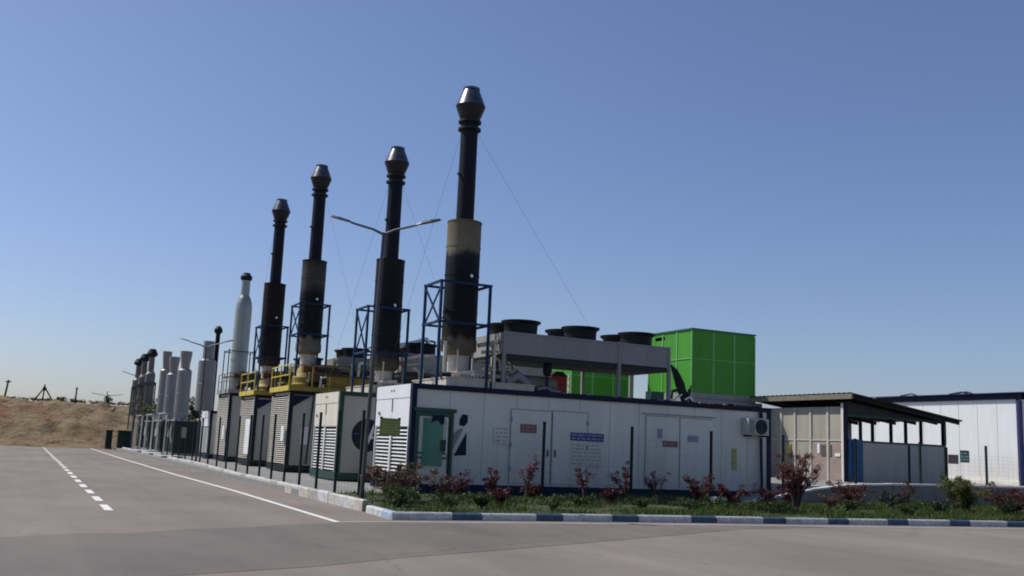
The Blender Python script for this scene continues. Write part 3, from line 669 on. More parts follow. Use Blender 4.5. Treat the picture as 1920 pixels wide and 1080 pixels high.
# plinths at the stack feet
for (x0, x1, y0, y1, z, zz, lab) in ((11.62, 13.1, 28.25, 31.2, 3.395, .26, 'low cream plinth on the nearest roof, left of two'), (13.3, 14.7, 28.25, 31.2, 3.395, .20, 'low cream plinth on the nearest roof, right of two'), (11.62, 13.0, 35.8, 38.8, 3.395, .30, 'low cream plinth on the second container roof')):
    o = thing('plinth', lab, 'plinth', (x0, y0, z)); bx(0, x1 - x0, 0, y1 - y0, 0, zz + .05).build('base', M['cream'], o)
    bx(-.03, x1 - x0 + .03, -.03, y1 - y0 + .03, zz + .05, zz + .08).build('cover_sheet', M['cream'], o)
def pipes(x, y, z, label):
    t = thing('pipework', label, 'pipework', (x, y, z), 0, 'pipework at the stack feet')
    g = MB(); g.tube([(-.62, -.35, 1.2), (-.62, -.35, .25), (-.55, -.38, .18), (.35, -.5, .28)], .055, 10); g.tube([(-.22, -.45, 1.0), (-.22, -.45, .22)], .03, 8)
    g.build('cream_pipe', M['creampipe'], t)
    g = MB()
    for k in range(9): g.tube([(-.35 + k * .12, -.5, -.02), (-.35 + k * .12, -.5, .2)], .014, 6)
    g.tube([(-.4, -.5, .2), (.7, -.5, .2)], .02, 6); g.build('guard_rail', M['creampipe'], t)
    g = MB(); g.tube([(.55, -.3, 1.15), (1.3, -.25, 1.35), (1.9, -.2, 1.4)], .075, 10); g.tube([(.7, -.25, .95), (1.4, -.2, 1.05), (1.5, -.2, .8), (1.5, -.2, .1)], .055, 10)
    g.tube([(1.0, -.4, .85), (1.25, -.45, .72), (1.3, -.45, .3)], .05, 8); g.build('steam_pipe', M['duct'], t)
    g = MB(); g.tube([(-.75, -.45, .08), (-.45, -.45, .1)], .11, 10); g.build('valve', M['black'], t)
    return t
pipes(12.33, 29.05, 3.69, 'cream pipes and small guard rail at the foot of the nearest stack')
pipes(12.38, 36.4, 3.69, 'cream pipes at the foot of the second stack by the lamp post')
def roof_pipes(x, y, z, w_, d, h_, n, label, seed):
    t = thing('roof_pipework', label, 'pipework', (x, y, z), 0, 'pipes and valves on the container roofs'); rr_ = random.Random(seed)
    for nm, mt, k in (('cream_pipe', M['creampipe'], n // 3), ('grey_pipe', M['casing'], n // 3), ('brown_pipe', M['brown'], n // 3)):
        g = MB()
        for _ in range(k):
            a = Vector((rr_.uniform(0, w_), rr_.uniform(0, d), rr_.uniform(.05, h_))); r = rr_.uniform(.025, .075)
            if rr_.random() < .5: pts = [a, a + Vector((rr_.uniform(.3, .9), 0, 0)), a + Vector((rr_.uniform(.9, 1.0), 0, -min(a.z, .4)))]
            else: pts = [Vector((a.x, a.y, 0)), a, a + Vector((0, rr_.uniform(.2, .6), .02))]
            g.tube(pts, r, 8); q = pts[1]; g.lathe([(r + .01, q.z - .03), (r + .04, q.z - .03), (r + .04, q.z + .03), (r + .01, q.z + .03)], q.x, q.y, 10)
        g.build(nm, mt, t)
    g = MB()
    for _ in range(3): q = Vector((rr_.uniform(.1, w_), rr_.uniform(0, d), 0)); g.box(q.x, q.x + rr_.uniform(.12, .3), q.y, q.y + .2, 0, rr_.uniform(.25, h_ * .8))
    g.build('valve_box', M['dark'], t)
    return t
roof_pipes(13.0, 28.3, 3.45, .9, .9, 1.75, 18, 'cream and grey pipes packed against the left end of the long cooler', 3)
roof_pipes(13.7, 35.7, 3.45, 2.6, .4, 1.1, 15, 'pipes and valves on the second container roof before its cooler', 4)
roof_pipes(13.2, 43.4, 3.83, 1.6, .3, 1.3, 15, 'brown and cream pipes at the right end of the nearer yellow platform', 5)
roof_pipes(11.6, 57.7, 4.15, 1.6, .8, 1.4, 12, 'brown pipes crowding the foot of the pale green stack', 6)
# machinery under the cooler
t = thing('exhaust_muffler', 'dull grey curved ducts and horizontal muffler under the long cooler', 'muffler', (13.75, 28.9, 3.45))
g = MB(); g.tube([(-.3, .2, .62), (.1, .2, .6), (.4, .2, .45), (.5, .2, .2), (.5, .2, 0)], .2, 14); g.tube([(.2, .0, .25), (.65, .0, .55), (1.0, 0, .3), (1.1, 0, 0)], .16, 14); g.build('bend', M['casing'], t)
g = MB(); g.tube([(.9, .3, .33), (1.05, .3, .33), (2.15, .3, .33), (2.25, .3, .33)], [.15, .27, .27, .15], 18); g.build('drum', M['tancase'], t)
g = MB().box(1.1, 1.2, .1, .5, -.05, .1).box(1.9, 2.0, .1, .5, -.05, .1); g.build('saddle', M['black'], t)
MB().tube([(.15, -.2, .95), (.45, -.2, .78)], .035, 8).build('valve_lever', M['silver'], t)
t = thing('pump', 'black upright valve head on a grey stand under the long cooler', 'pump', (15.42, 28.75, 3.45))
MB().lathe([(.02, .58), (.12, .6), (.15, .75), (.14, .95), (.10, 1.06), (.01, 1.08)], seg=16).build('head', M['black'], t)
MB().lathe([(.17, 0), (.17, .05), (.06, .08), (.05, .6)], seg=14).build('stand', M['dark'], t)
MB().tube([(-.35, 0, .12), (0, 0, .2), (.2, 0, .1), (.5, .0, .08)], .06, 10).build('pipe', M['casing'], t)
t = thing('control_cabinet', 'dark red cabinet with black peaked top beneath the cooler', 'cabinet', (17.35, 31.4, 3.3))
MB().box(-.32, .32, 0, .35, .05, 1.0).build('body', M['red'], t)
MB().poly([(-.34, 1.0), (.34, 1.0), (.14, 1.16), (-.14, 1.16)], 'y', -.02, .38).build('top', M['black'], t)
MB().box(-.2, -.15, .05, .3, 0, .05).box(.15, .2, .05, .3, 0, .05).build('foot', M['black'], t)
t = thing('tank', 'small white tank half hidden by the roof edge beside the red cabinet', 'tank', (16.5, 31.2, 3.35))
MB().box(-.35, .3, 0, .4, .02, .34).build('body', M['white'], t); MB().box(-.38, .33, -.02, .42, .34, .38).build('lid', M['greenrib'], t)
t = thing('ladder', 'pale upright ladder between red cabinet and green tower', 'ladder', (18.1, 32.6, 3.2))
g = MB().box(0, .06, 0, .05, 0, 1.25).box(.32, .38, 0, .05, 0, 1.25); g.build('rail', M['coping'], t)
g = MB()
for k in range(5): g.box(.06, .32, .01, .04, .15 + k * .24, .18 + k * .24)
g.build('rung', M['coping'], t)
t = thing('junction_box', 'black cable tray and small boxes lying along the near roof edge', 'cable tray', (15.5, 28.02, 3.45))
g = MB()
for k in range(13):
    x = R(0, 8.2); g.box(x, x + R(.1, .35), .02, .12, 0, R(.03, .07))
g.build('conduit', M['casing'], t); g = MB().box(-.8, 8.4, .13, .25, -.01, .035); g.build('tray', M['navy'], t)
# silver heat pipe on the second container
t = thing('silver_heat_pipe', 'shiny silver pipe with upright bend left of the nearest stack', 'pipe', (13.1, 36.9, 5.2))
MB().tube([(0, 0, .25), (.6, 0, .42), (.98, 0, .55), (1.12, 0, .60), (1.2, 0, .5), (1.2, 0, .0)], .10, 12).build('pipe', M['silver'], t)
MB().tube([(1.5, 0, 0), (1.5, 0, .52), (1.3, 0, .55)], .05, 8).build('branch', M['lamp'], t)
bx(.45, .52, -.05, .05, 0, .4).build('stand', M['dark'], t); bx(1.72, 1.76, -.04, .04, -.1, .45).build('stand', M['dark'], t)

# green cooling towers
def tower(x, y, z, W, D, H, label, rim=True):
    t = thing('cooling_tower', label, 'cooling tower', (x, y, z), 0, 'green cooling towers')
    bx(0, W, 0, D, .0, H).build('cladding', M['green'], t)
    g = MB(); n = 3
    for k in range(n + 1):
        xx = k * W / n; wd = .05 if 0 < k < n else .03
        g.box(xx - wd, xx + wd, -.025, -.002, .03, H - .06)
    for k in range(n + 1):
        yy = k * D / n; g.box(-.027, -.003, max(0, yy - .04), yy + .04, .03, H - .06)
    g.box(-.022, W + .0, -.028, -.004, H * .53, H * .53 + .05); g.box(-.030, -.004, 0, D, H * .53, H * .53 + .05)
    g.build('rib', M['greenrib'], t)
    g = MB().box(-.06, W + .06, -.06, D + .06, H, H + .06); g.build('rim', M['teal'], t)
    bx(-.04, W + .04, -.04, D + .04, -.28, -.002).build('basin', M['casing'], t)
    g = MB().lathe([(W * .3, H + .06), (W * .32, H + .16), (W * .30, H + .16)], W / 2, D * .55, 24); g.build('fan_ring', M['teal'], t)
    return t
tw = tower(26.65, 36.0, 4.43, 3.57, 3.4, 2.84, 'tall bright green cooling tower right of the long cooler')
MB().box(.0, .035, 2.1, 2.9, 2.5, 2.66).build('bracket', M['teal'], tw)
tower(22.75, 40, 4.18, 3.4, 3.0, 1.75, 'lower green cooling tower seen beneath the long cooler')
t = thing('steel_stand', 'dark equipment container carrying the tall green cooling tower', 'stand', (26.3, 35.9, .17))
bx(0, 4.2, 0, 3.7, .1, 3.55).build('wall', M['panel2'], t); bx(-.05, 4.25, -.05, 3.75, 3.55, 3.97).build('deck', M['casing'], t)
t = thing('steel_stand', 'dark stand carrying the lower green cooling tower', 'stand', (22.5, 39.9, .17))
bx(0, 4.0, 0, 3.3, .1, 3.4).build('wall', M['panel2'], t); bx(-.05, 4.05, -.05, 3.35, 3.4, 3.72).build('deck', M['casing'], t)
t = thing('valve_manifold', 'black hose and tangled pipes leaning at the foot of the tall green tower', 'pipework', (22.4, 31.9, 3.7))
g = MB(); g.tube([(0.35, .2, 1.45), (.55, .2, 1.2), (.8, .2, .7), (1.0, .2, .2), (1.05, .2, 0)], [.03, .13, .19, .16, .12], 12)
g.tube([(.3, .1, 0), (.35, .1, .4), (.7, .1, .5), (1.1, .1, .35), (1.3, .1, 0)], .07, 10); g.tube([(1.1, .2, 0), (1.25, .2, .55)], .05, 8); g.tube([(1.35, .3, 0), (1.4, .3, .7)], .03, 8)
g.build('hose', M['black'], t)
g = MB(); g.tube([(-.1, 0, .0), (.1, 0, .12), (.35, 0, .02), (.6, 0, .22), (.75, 0, .3)], .04, 10); g.tube([(.9, 0, .1), (1.1, 0, .22), (1.3, 0, .1)], .045, 10); g.build('steel_hose', M['silver'], t)
MB().box(-.55, .05, .2, .6, .0, .35).build('motor', M['dgreen'], t)

# yellow platforms over containers C and D (and a plain one on E)
def platform(x, y, z, W, D, label, ylw=True):
    t = thing('roof_platform', label, 'platform', (x, y, z), 0, 'railed platforms on the container roofs')
    mm = M['yellow'] if ylw else M['casing']; mo = M['ochre'] if ylw else M['casing']
    g = MB().box(-.12, -.05, -.1, D + .1, 0, .22); g.build('toe_board', mm, t)
    bx(-.05, W, -.1, D + .1, .0, .10).build('deck', mo, t)
    bx(-.05, W, -.13, -.102, .0, .2).build('side_beam', mo, t)
    for k in range(3):
        bx(-.1, -.05, k * D / 2 - .025, k * D / 2 + .025, .22, 1.15).build('rail_post', mm, t)
    for xx in (.9, 2.6, 4.2):
        bx(xx, xx + .05, -.1, -.05, .1, 1.12).build('rail_post', mo, t)
    for z_ in (.68, 1.12):
        g = MB().box(-.105, -.055, -.02, D + .02, z_, z_ + .045); g.build('handrail', mm, t)
    g = MB().box(-.05, 4.2, -.105, -.06, 1.12, 1.16); g.build('handrail', mo, t)
    return t
platform(10.42, 43.2, 3.72, 4.6, 3.5, 'nearer yellow railed platform on the grey louvred container')
platform(10.42, 50.5, 3.75, 4.6, 3.5, 'farther yellow railed platform on the grey louvred container')
platform(10.42, 57.5, 4.05, 4.6, 3.5, 'greyish green railed platform below the pale stack', False)
def heatbox(x, y, z, label, k):
    t = thing('heat_recovery_unit', label, 'machinery', (x, y, z), 0, 'rusty machinery on the platforms')
    MB().box(0, 2.6, 0, 1.0, .35, .8).build('casing', M['brown'], t)
    MB().tube([(-.2, .5, .98), (2.9, .5, .98)], .2, 14).build('drum', M['rust'], t)
    g = MB()
    for q in range(5): g.box(.2 + q * .55, .28 + q * .55, -.03, 1.03, .30, .86)
    g.build('flange', M['rust'], t)
    MB().tube([(.5, -.1, .1), (.5, -.15, .55), (.9, -.15, .6), (.9, -.1, .15)], .06, 8).build('cream_pipe', M['creampipe'], t)
    g = MB(); g.tube([(2.2, -.1, .1), (2.25, -.1, 1.3), (2.6, .1, 1.35)], .08, 8); g.build('cream_pipe', M['creampipe'], t)
    g = MB()
    for q in range(9): g.tube([(R(0, 3.2), R(-.1, .3), R(.1, .5)), (R(0, 3.2), R(-.1, .3), R(.7, 1.4))], R(.02, .05), 6)
    g.build('loose_pipe', M['brown'], t)
    g = MB().box(0, .12, .1, .9, 0, .35).box(2.4, 2.52, .1, .9, 0, .35); g.build('leg', M['black'], t)
    return t
for x_, y_, z_, lab in ((11.75, 43.35, 3.83, 'ochre metal housing with rusty lid behind the nearer yellow railing'), (11.6, 50.65, 3.86, 'ochre metal housing with rusty lid behind the farther yellow railing')):
    t = thing('machine_housing', lab, 'machinery', (x_, y_, z_), 0, 'housings on the yellow platforms')
    MB().box(.3, 2.6, 0, .14, 0, .62).build('panel', M['ochre'], t); MB().box(.25, 2.65, -.04, .4, .62, .70).build('lid', M['rust'], t)
    MB().box(.4, .46, -.03, -.002, .05, .58).box(1.4, 1.46, -.03, -.002, .05, .58).box(2.4, 2.46, -.03, -.002, .05, .58).build('rib', M['yellow'], t)
heatbox(11.3, 43.55, 3.83, 'rusty brown heat unit behind the nearer yellow railing', 0)
heatbox(11.1, 50.9, 3.86, 'rusty brown heat unit behind the farther yellow railing', 1)
heatbox(10.9, 57.9, 4.16, 'dark brown machinery at the foot of the pale stack', 2)
t = thing('stack_base', 'ochre drum carrying the third stack over the nearer yellow platform', 'stack base', (11.45, 44.7, 3.84))
MB().lathe([(.62, 0), (.62, .55), (.5, .75), (.38, 1.0)]).build('drum', M['ochre'], t); MB().lathe([(.63, .2), (.66, .22), (.66, .27), (.63, .29)]).build('rim', M['yellow'], t)
t = thing('stack_base', 'ochre drum carrying the fourth stack over the farther yellow platform', 'stack base', (11.28, 52.0, 3.87))
MB().lathe([(.6, 0), (.6, .35), (.45, .5), (.38, .7)]).build('drum', M['ochre'], t); MB().lathe([(.61, .1), (.64, .12), (.64, .17), (.61, .19)]).build('rim', M['yellow'], t)

# ================================================================== FAR GREEN ENCLOSURES
def green_unit(y, label, ln=4.2):
    t = thing('green_enclosure', label, 'generator enclosure', (9.35, y, .17), 0, 'dark green generator enclosures far along the road')
    bx(0, 9, 0, ln, .15, 2.3).build('body', M['encl'], t)
    g = MB()
    for k in range(6): g.box(-.03, -.002, ln * k / 6 + .05, ln * (k + 1) / 6 - .05, .35, 2.1)
    for k in range(4): g.box(.2 + k * 1.2, 1.25 + k * 1.2, -.03, -.002, .35, 2.1)
    g.build('hatch', M['post'], t)
    g = MB().box(-.1, 9, -.08, ln + .05, 2.3, 2.42); g.build('roof', M['casing'], t)
    g = MB().tube([(-.2, .5, 2.0), (-.25, .5, 1.4), (-.1, .6, .8)], .05, 8); g.tube([(-.15, 1.6, 2.2), (-.2, 1.6, 1.2)], .07, 8); g.build('pale_pipe', M['coping'], t)
    g = MB().box(.3, .7, -.04, -.03, 1.2, 1.9); g.build('label_plate', M['casing'], t)
    bx(-.15, 9, -.05, ln, .0, .15).build('plinth', M['concrete'], t)
    for yy in (.1, ln - .1): bx(-.7, -.6, yy - .05, yy + .05, -.1, 2.75).build('canopy_post', M['coping'], t)
    g = MB().box(-.75, -.55, 0, ln, 2.75, 2.85); g.box(-.55, 1, .05, .15, 2.75, 2.83); g.box(-.55, 1, ln - .15, ln - .05, 2.75, 2.83); g.build('canopy_beam', M['casing'], t)
    return t
green_unit(70.2, 'nearest dark green enclosure with pale posts below the three grey stacks')
green_unit(77.6, 'second dark green enclosure with pale posts along the far road edge')
green_unit(85.0, 'third dark green enclosure with pale posts along the far road edge')
green_unit(91.5, 'farthest dark green enclosure with pale posts before the earth bank', 3.0)
for i, (x, y, lab) in enumerate([(7.55, 93.2, 'dark cabinet at the foot of the earth bank, right of two'), (6.75, 95.3, 'smaller dark cabinet at the foot of the earth bank, left of two')]):
    t = thing('outdoor_cabinet', lab, 'cabinet', (x, y - 1.6, 0), 0, 'dark cabinets below the earth bank')
    wd = 1.15 if i == 0 else .5
    MB().box(0, wd, 0, .9, .12, 1.6).build('body', M['encl'], t); MB().box(-.04, wd + .04, -.05, .95, 1.6, 1.68).build('roof', M['black'], t)
    MB().box(.05, wd / 2 - .02, -.02, -.002, .2, 1.5).box(wd / 2 + .02, wd - .05, -.02, -.002, .2, 1.5).build('door', M['encl'], t)
    MB().box(-.05, wd + .05, -.1, .95, 0, .12).build('plinth', M['concrete'], t)
# pale concrete pads along the kerb in the distance
for i, (y, l) in enumerate([(62.5, 2.2), (69.2, 3), (76.5, 3)]):
    o = thing('concrete_pad', ['low concrete slab beside the kerb near the wide grey stack', 'low concrete slab beside the nearest green enclosure', 'low concrete slab beside the second green enclosure'][i], 'slab', (7.7, y, 0), 0, 'low slabs along the far kerb')
    MB().box(0, 1.2, 0, l, .0, .24).build('slab', M['kcream'], o); MB().box(-.03, 1.2, -.03, l + .03, .24, .30).build('coping', M['kwhite'], o)

# ================================================================== LAMPS
def lamp(x, y, H, label, rz=-.588, lean=0.0):
    t = thing('street_lamp', label, 'street lamp', (x, y, .1), rz, 'double armed street lamps'); t.rotation_euler[1] = lean
    MB().tube([(0, 0, 0), (0, 0, .6), (0, 0, H * .6), (0, 0, H)], [.062, .055, .048, .042], 14).build('pole', M['lamp'], t)
    MB().box(-.18, .18, -.18, .18, 0, .04).build('base_plate', M['lamp'], t)
    for s in (-1, 1):
        a = MB().tube([(0, 0, H - .05), (s * .3, 0, H + .08), (s * .9, 0, H + .24)], [.035, .032, .028], 8).build('arm', M['lamp'], t)
        g = MB(); L = [(.84, .02), (1.0, .05), (1.25, .058), (1.44, .045), (1.5, .02)]
        vs = []; fs = []
        for k, (d, w_) in enumerate(L):
            z = H + .225 + (d - .84) * .24
            vs += [(s * d, -w_ * 1.7, z), (s * d, w_ * 1.7, z), (s * d, w_ * 1.2, z + w_ * 1.0), (s * d, -w_ * 1.2, z + w_ * 1.0)]
        for k in range(len(L) - 1):
            for q in range(4): a_ = k * 4 + q; b_ = k * 4 + (q + 1) % 4; fs.append((a_, b_, b_ + 4, a_ + 4))
        fs += [(0, 1, 2, 3), (16, 17, 18, 19)]
        g.add(vs, fs); g.build('lamp_head', M['lamp'], t)
    return t
lamp(7.86, 24.3, 6.98, 'double armed street lamp at the bed corner before the containers', lean=.02)
lamp(8.35, 54.0, 6.15, 'double armed street lamp beside the wide grey stack')
lamp(8.3, 88.0, 6.1, 'farthest double armed street lamp half hidden by grey stacks')

# ================================================================== FENCES
def fence(pts, h, label, zfun, first_post=True):
    t = thing('wire_fence', label, 'fence', (pts[0][0], pts[0][1], 0)); ox, oy = pts[0]
    for i, (x, y) in enumerate(pts):
        if i == 0 and not first_post: continue
        z = zfun(x)
        MB().box(x - ox - .035, x - ox + .035, y - oy - .035, y - oy + .035, z - .1, z + h).box(x - ox - .04, x - ox + .04, y - oy - .04, y - oy + .04, z + h, z + h + .03).build('post', M['post'], t)
    for (x0, y0), (x1, y1) in zip(pts, pts[1:]):
        g = MB(); a = Vector((x0 - ox, y0 - oy, zfun(x0))); b = Vector((x1 - ox, y1 - oy, zfun(x1)))
        hh = h - .35
        for k in range(9): g.bar(a + Vector((0, 0, .08 + k * (hh - .1) / 8)), b + Vector((0, 0, .08 + k * (hh - .1) / 8)), .0022)
        n = int((b - a).length / .3)
        for k in range(1, n): p = a.lerp(b, k / n); g.bar(p + Vector((0, 0, .06)), p + Vector((0, 0, hh)), .0022)
        g.build('wire_panel', M['wire'], t)
    return t
ys = [25.6, 27.85, 29.85, 31.9, 33.95, 35.9, 37.9, 40.1, 42.4, 44.7, 47.0, 49.4, 51.8, 54.3, 56.8, 59.3, 61.8, 64.3, 66.8]
fence([(8.2, y) for y in ys], 2.27, 'dark post wire fence along the road side of the containers', lambda x: .17)
fence([(8.2, 25.6), (11.25, 26.9), (14.4, 26.9), (17.6, 26.9), (20.75, 26.9), (23.85, 26.9)], 2.25, 'dark post wire fence before the long white container wall', lambda x: .2, False)
fence([(23.85, 26.9), (26.95, 26.62), (30.2, 26.62), (33.8, 26.62), (37.2, 26.62), (40.6, 26.62), (44, 26.62)], 1.6, 'wire fence on the retaining wall right of the containers', lambda x: .87 if x > 25 else .55, False)
# signs hung on the fence
t = thing('fence_sign', 'olive green board hung on the fence at the bed corner', 'sign', (9.0, 25.78, 0), math.atan2(1.3, 3.05))
MB().box(-.36, .38, -.03, -.012, 1.83, 2.3).build('board', M['sgreen'], t)
text_lines(MB(), -.3, .32, -.03, 1.88, 2.24, 5, seed=11).build('lettering', M['syel'], t)
MB().box(-.36, -.28, -.034, .0, 2.28, 2.33).box(.3, .38, -.034, 0, 2.28, 2.33).build('clip', M['black'], t)
t = thing('fence_sign', 'pink and white board on the right fence by the canopy corner', 'sign', (31.95, 26.55, 0))
MB().box(-.35, .2, -.02, 0, 1.75, 2.1).build('board', M['pink'], t); text_lines(MB(), -.3, .15, -.02, 1.8, 2.05, 3, seed=12).build('lettering', M['sred'], t)
t = thing('fence_sign', 'green and white board on the right fence beside the bushy shrub', 'sign', (32.5, 26.55, 0))
MB().box(-.25, .25, -.02, 0, 1.82, 2.28).build('board', M['sgr'], t); text_lines(MB(), -.2, .2, -.02, 1.88, 2.22, 3, seed=13).build('lettering', M['swhite'], t)

# ================================================================== RETAINING WALL
rw = thing('retaining_wall', 'low grey wall with white coping rising beside the ramp', 'wall', (20.8, 26.3, 0))
prof = [(0, .04), (1.2, .18), (2.6, .44), (4.0, .66), (5.6, .82), (7.4, .88), (10, .91), (26, .95)]
g = MB()
for (x0, z0), (x1, z1) in zip(prof, prof[1:]):
    g.add([(x0, -.1, -.2), (x1, -.1, -.2), (x1, .1, -.2), (x0, .1, -.2), (x0, -.1, z0), (x1, -.1, z1), (x1, .1, z1), (x0, .1, z0)], [(0, 1, 5, 4), (3, 2, 6, 7), (4, 5, 6, 7)])
g.build('wall', M['wallc'], rw)
g = MB()
for (x0, z0), (x1, z1) in zip(prof, prof[1:]):
    n = max(1, int((x1 - x0) / .8))
    for k in range(n):
        a = x0 + (x1 - x0) * k / n; b = x0 + (x1 - x0) * (k + 1) / n - .012; za = z0 + (z1 - z0) * k / n; zb = z0 + (z1 - z0) * (k + 1) / n; j = R(-.006, .006)
        g.add([(a, -.14, za), (b, -.14, zb), (b, .14, zb), (a, .14, za), (a, -.14, za + .07 + j), (b, -.14, zb + .07 + j), (b, .14, zb + .07 + j), (a, .14, za + .07 + j)], [(0, 1, 5, 4), (1, 2, 6, 5), (2, 3, 7, 6), (3, 0, 4, 7), (4, 5, 6, 7)])
g.build('coping', M['coping'], rw)
for i, (x, y, s) in enumerate([(19.9, 25.6, .16), (20.5, 25.8, .2)]):
    t = thing('rubble_block', ['smaller pale stone lying in the grass before the low wall', 'larger pale stone lying in the grass before the low wall'][i], 'stone', (x, y, .28))
    MB().lathe([(.01, -.1), (s * .9, -.08), (s, .02), (s * .7, .1), (.01, .12)], seg=7, smooth=False).build('stone', M['coping'], t)

# ================================================================== CANOPY BUILDING
cb = thing('canopy_shed', 'open sided shed with sloping brown roof and grey lower walls', 'shed', (29.95, 30.1, .86))
Lx, Ly = 5.75, 5.3     # local
# side wall facing the road: cream panels between pilasters
bx(0, .10, .12, Ly, 0, 3.02).build('side_wall', M['shedwall'], cb)
bx(Lx - .08, Lx, .14, Ly, 0, 1.59).build('end_wall', M['panel2'], cb)
g = MB()
for y in (0.9, 1.9, 2.85, 3.7): g.box(-.05, -.002, y, y + .12, 0, 3.02)
g.box(-.03, -.002, .1, Ly, 1.62, 1.68)
g.build('pilaster', M['shedtrim'], cb)
o = bx(-.02, -.002, .12, .9, 0, 1.5).build('lower_panel', M['pink'], cb)
bx(-.02, -.002, 1.02, 1.9, 0, 1.5).build('lower_panel', M['pink'], cb)
g = MB().box(-.045, -.022, .75, 1.35, 1.0, 1.45); g.build('notice_board', M['brown'], cb)
g = MB().box(-.045, -.022, 1.42, 1.55, 1.1, 1.5); g.build('notice_panel', M['swhite'], cb)
g = MB().box(-.045, -.022, 3.15, 3.4, 1.0, 1.5); g.build('notice_panel', M['syel'], cb)
g = MB().box(-.05, -.022, .25, .55, 1.0, 1.12); g.build('notice_panel', M['swhite'], cb)
# corner posts, front wall
bx(-.12, .12, -.02, .117, 0, 3.22).build('corner_post', M['navy'], cb)
bx(-.14, -.125, -.02, .10, 0, 3.15).build('drainpipe', M['coping'], cb)
bx(.90, Lx - .08, 0, .12, 0, 1.60).build('front_wall', M['panel2'], cb)
g = MB().box(.122, .90, -.05, .12, 0, 1.72); g.build('blue_door', M['bblue'], cb)
MB().tube([(.45, -.09, .02), (.45, -.09, 1.65)], .10, 14).build('blue_column', M['bblue'], cb)
g = MB().box(.88, Lx, -.02, .14, 1.602, 1.68); g.box(.122, Lx - .04, -.02, .14, 2.62, 2.72); g.build('rail', M['dgreen'], cb)
for x in (.88, 1.55, 2.6, 3.45, 4.35, Lx - .07): 
    bx(x - .04, x + .04, 0.0, .12, 1.682, 2.62).build('mullion', M['black'], cb)
for x in (.55, 1.75, 2.75, 4.2, 5.1): bx(x - .03, x + .03, Ly - .12, Ly - .02, 1.682, 2.7).build('mullion', M['black'], cb)
bx(3.5, 3.58, -.04, -.002, 0, 1.58).build('downpipe', M['navy'], cb)
bx(Lx - .08, Lx + .08, -.03, .13, 0, 1.60).build('corner_post', M['black'], cb)
bx(Lx - .07, Lx + .05, -.01, .13, 1.682, 2.9).build('corner_post', M['dgreen'], cb)
bx(.13, Lx - .1, Ly - .12, Ly, 0, 1.6).build('back_wall', M['panel2'], cb)
bx(.13, Lx - .1, Ly - .02, Ly - .01, 1.6, 2.9).build('translucent_sheet', M['poly'], cb)
# roof: high on the road side, falling away, thin corrugated sheet over purlins
def rz_(x): return 3.54 - (x + .32) * .125
g = MB(); n = 44; y0, y1 = -.7, Ly + .25; vs = []
for k in range(n + 1):
    y = y0 + (y1 - y0) * k / n; dz = .03 * (k % 2)
    vs += [(-.32, y, rz_(-.32) + dz), (Lx + .45, y, rz_(Lx + .45) + dz)]
vs2 = [(x, y, z - .03) for x, y, z in vs]
g.add(vs, [(2 * k, 2 * k + 1, 2 * k + 3, 2 * k + 2) for k in range(n)]); g.add(vs2, [(2 * k, 2 * k + 1, 2 * k + 3, 2 * k + 2) for k in range(n)])
g.build('roof', M['roofsheet'], cb)
g = MB().box(-.35, -.26, y0, y1, rz_(-.32) - .24, rz_(-.32) - .035); g.build('fascia', M['fascia'], cb)
g = MB()
for k in range(6):
    y = -.5 + k * 1.15; g.add([(-.25, y, rz_(-.25) - .2), (Lx + .3, y, rz_(Lx + .3) - .18), (Lx + .3, y + .08, rz_(Lx + .3) - .18), (-.25, y + .08, rz_(-.25) - .2), (-.25, y, rz_(-.25) - .04), (Lx + .3, y, rz_(Lx + .3) - .04), (Lx + .3, y + .08, rz_(Lx + .3) - .04), (-.25, y + .08, rz_(-.25) - .04)], [(0, 1, 5, 4), (2, 3, 7, 6), (0, 3, 2, 1), (1, 2, 6, 5), (0, 4, 7, 3)])
g.build('rafter', M['black'], cb)
g = MB(); g.poly([(.12, 2.72), (Lx, 2.72), (Lx, rz_(Lx) - .2), (.12, rz_(.12) - .24)], 'y', .0, .1); g.build('gable_panel', M['dark'], cb)

# ================================================================== WHITE BUILDING
wb = thing('white_building', 'long white building with blue roof edge at the far right', 'building', (44.4, 33.0, .86))
bx(0, 9, .1, 13.5, 0, 4.25).build('wall', M['white'], wb)
g = MB()
for k in range(12): g.box(-.012, -.002, .1 + k * 1.15, .12 + k * 1.15, 0.4, 4.2)
g.build('panel_joints', M['coping'], wb)
g = MB().box(-.08, .12, -.03, .098, 0, 4.25); g.box(.13, .34, .05, .097, 0, 4.2); g.build('corner_trim_and_shade', M['purple'], wb)  # corner trim, plus a strip with the end wall's shade painted violet
g = MB().box(-.12, .1, -.1, 13.7, 4.25, 4.52); g.build('roof_edge', M['navy'], wb)
g = MB().add([(-.3, -.2, 4.54), (-.3, 13.9, 4.54), (4.5, 13.9, 5.0), (4.5, -.2, 5.0), (9.3, -.2, 4.54), (9.3, 13.9, 4.54)], [(0, 1, 2, 3), (3, 2, 5, 4), (0, 3, 4)]); g.build('roof', M['navy'], wb)
g = MB()
for y in (2.6, 2.9, 6.2, 11): g.tube([(-.1, y, 4.6), (.2, y + .6, 4.72), (.1, y + 1.3, 4.62)], .04, 6)
g.build('roof_cable', M['navy'], wb)
bx(-.2, -.002, 0, 13.5, 0, .18).build('plinth', M['coping'], wb)
t = thing('small_green_window_box', 'small teal meter box on the shaded corner of the white building', 'meter box', (44.9, 32.98, 1.9))
MB().box(0, .3, -.12, .0, 0, 1.0).build('body', M['teal'], t); MB().box(.03, .27, -.135, -.121, .05, .95).build('door', M['gate'], t)

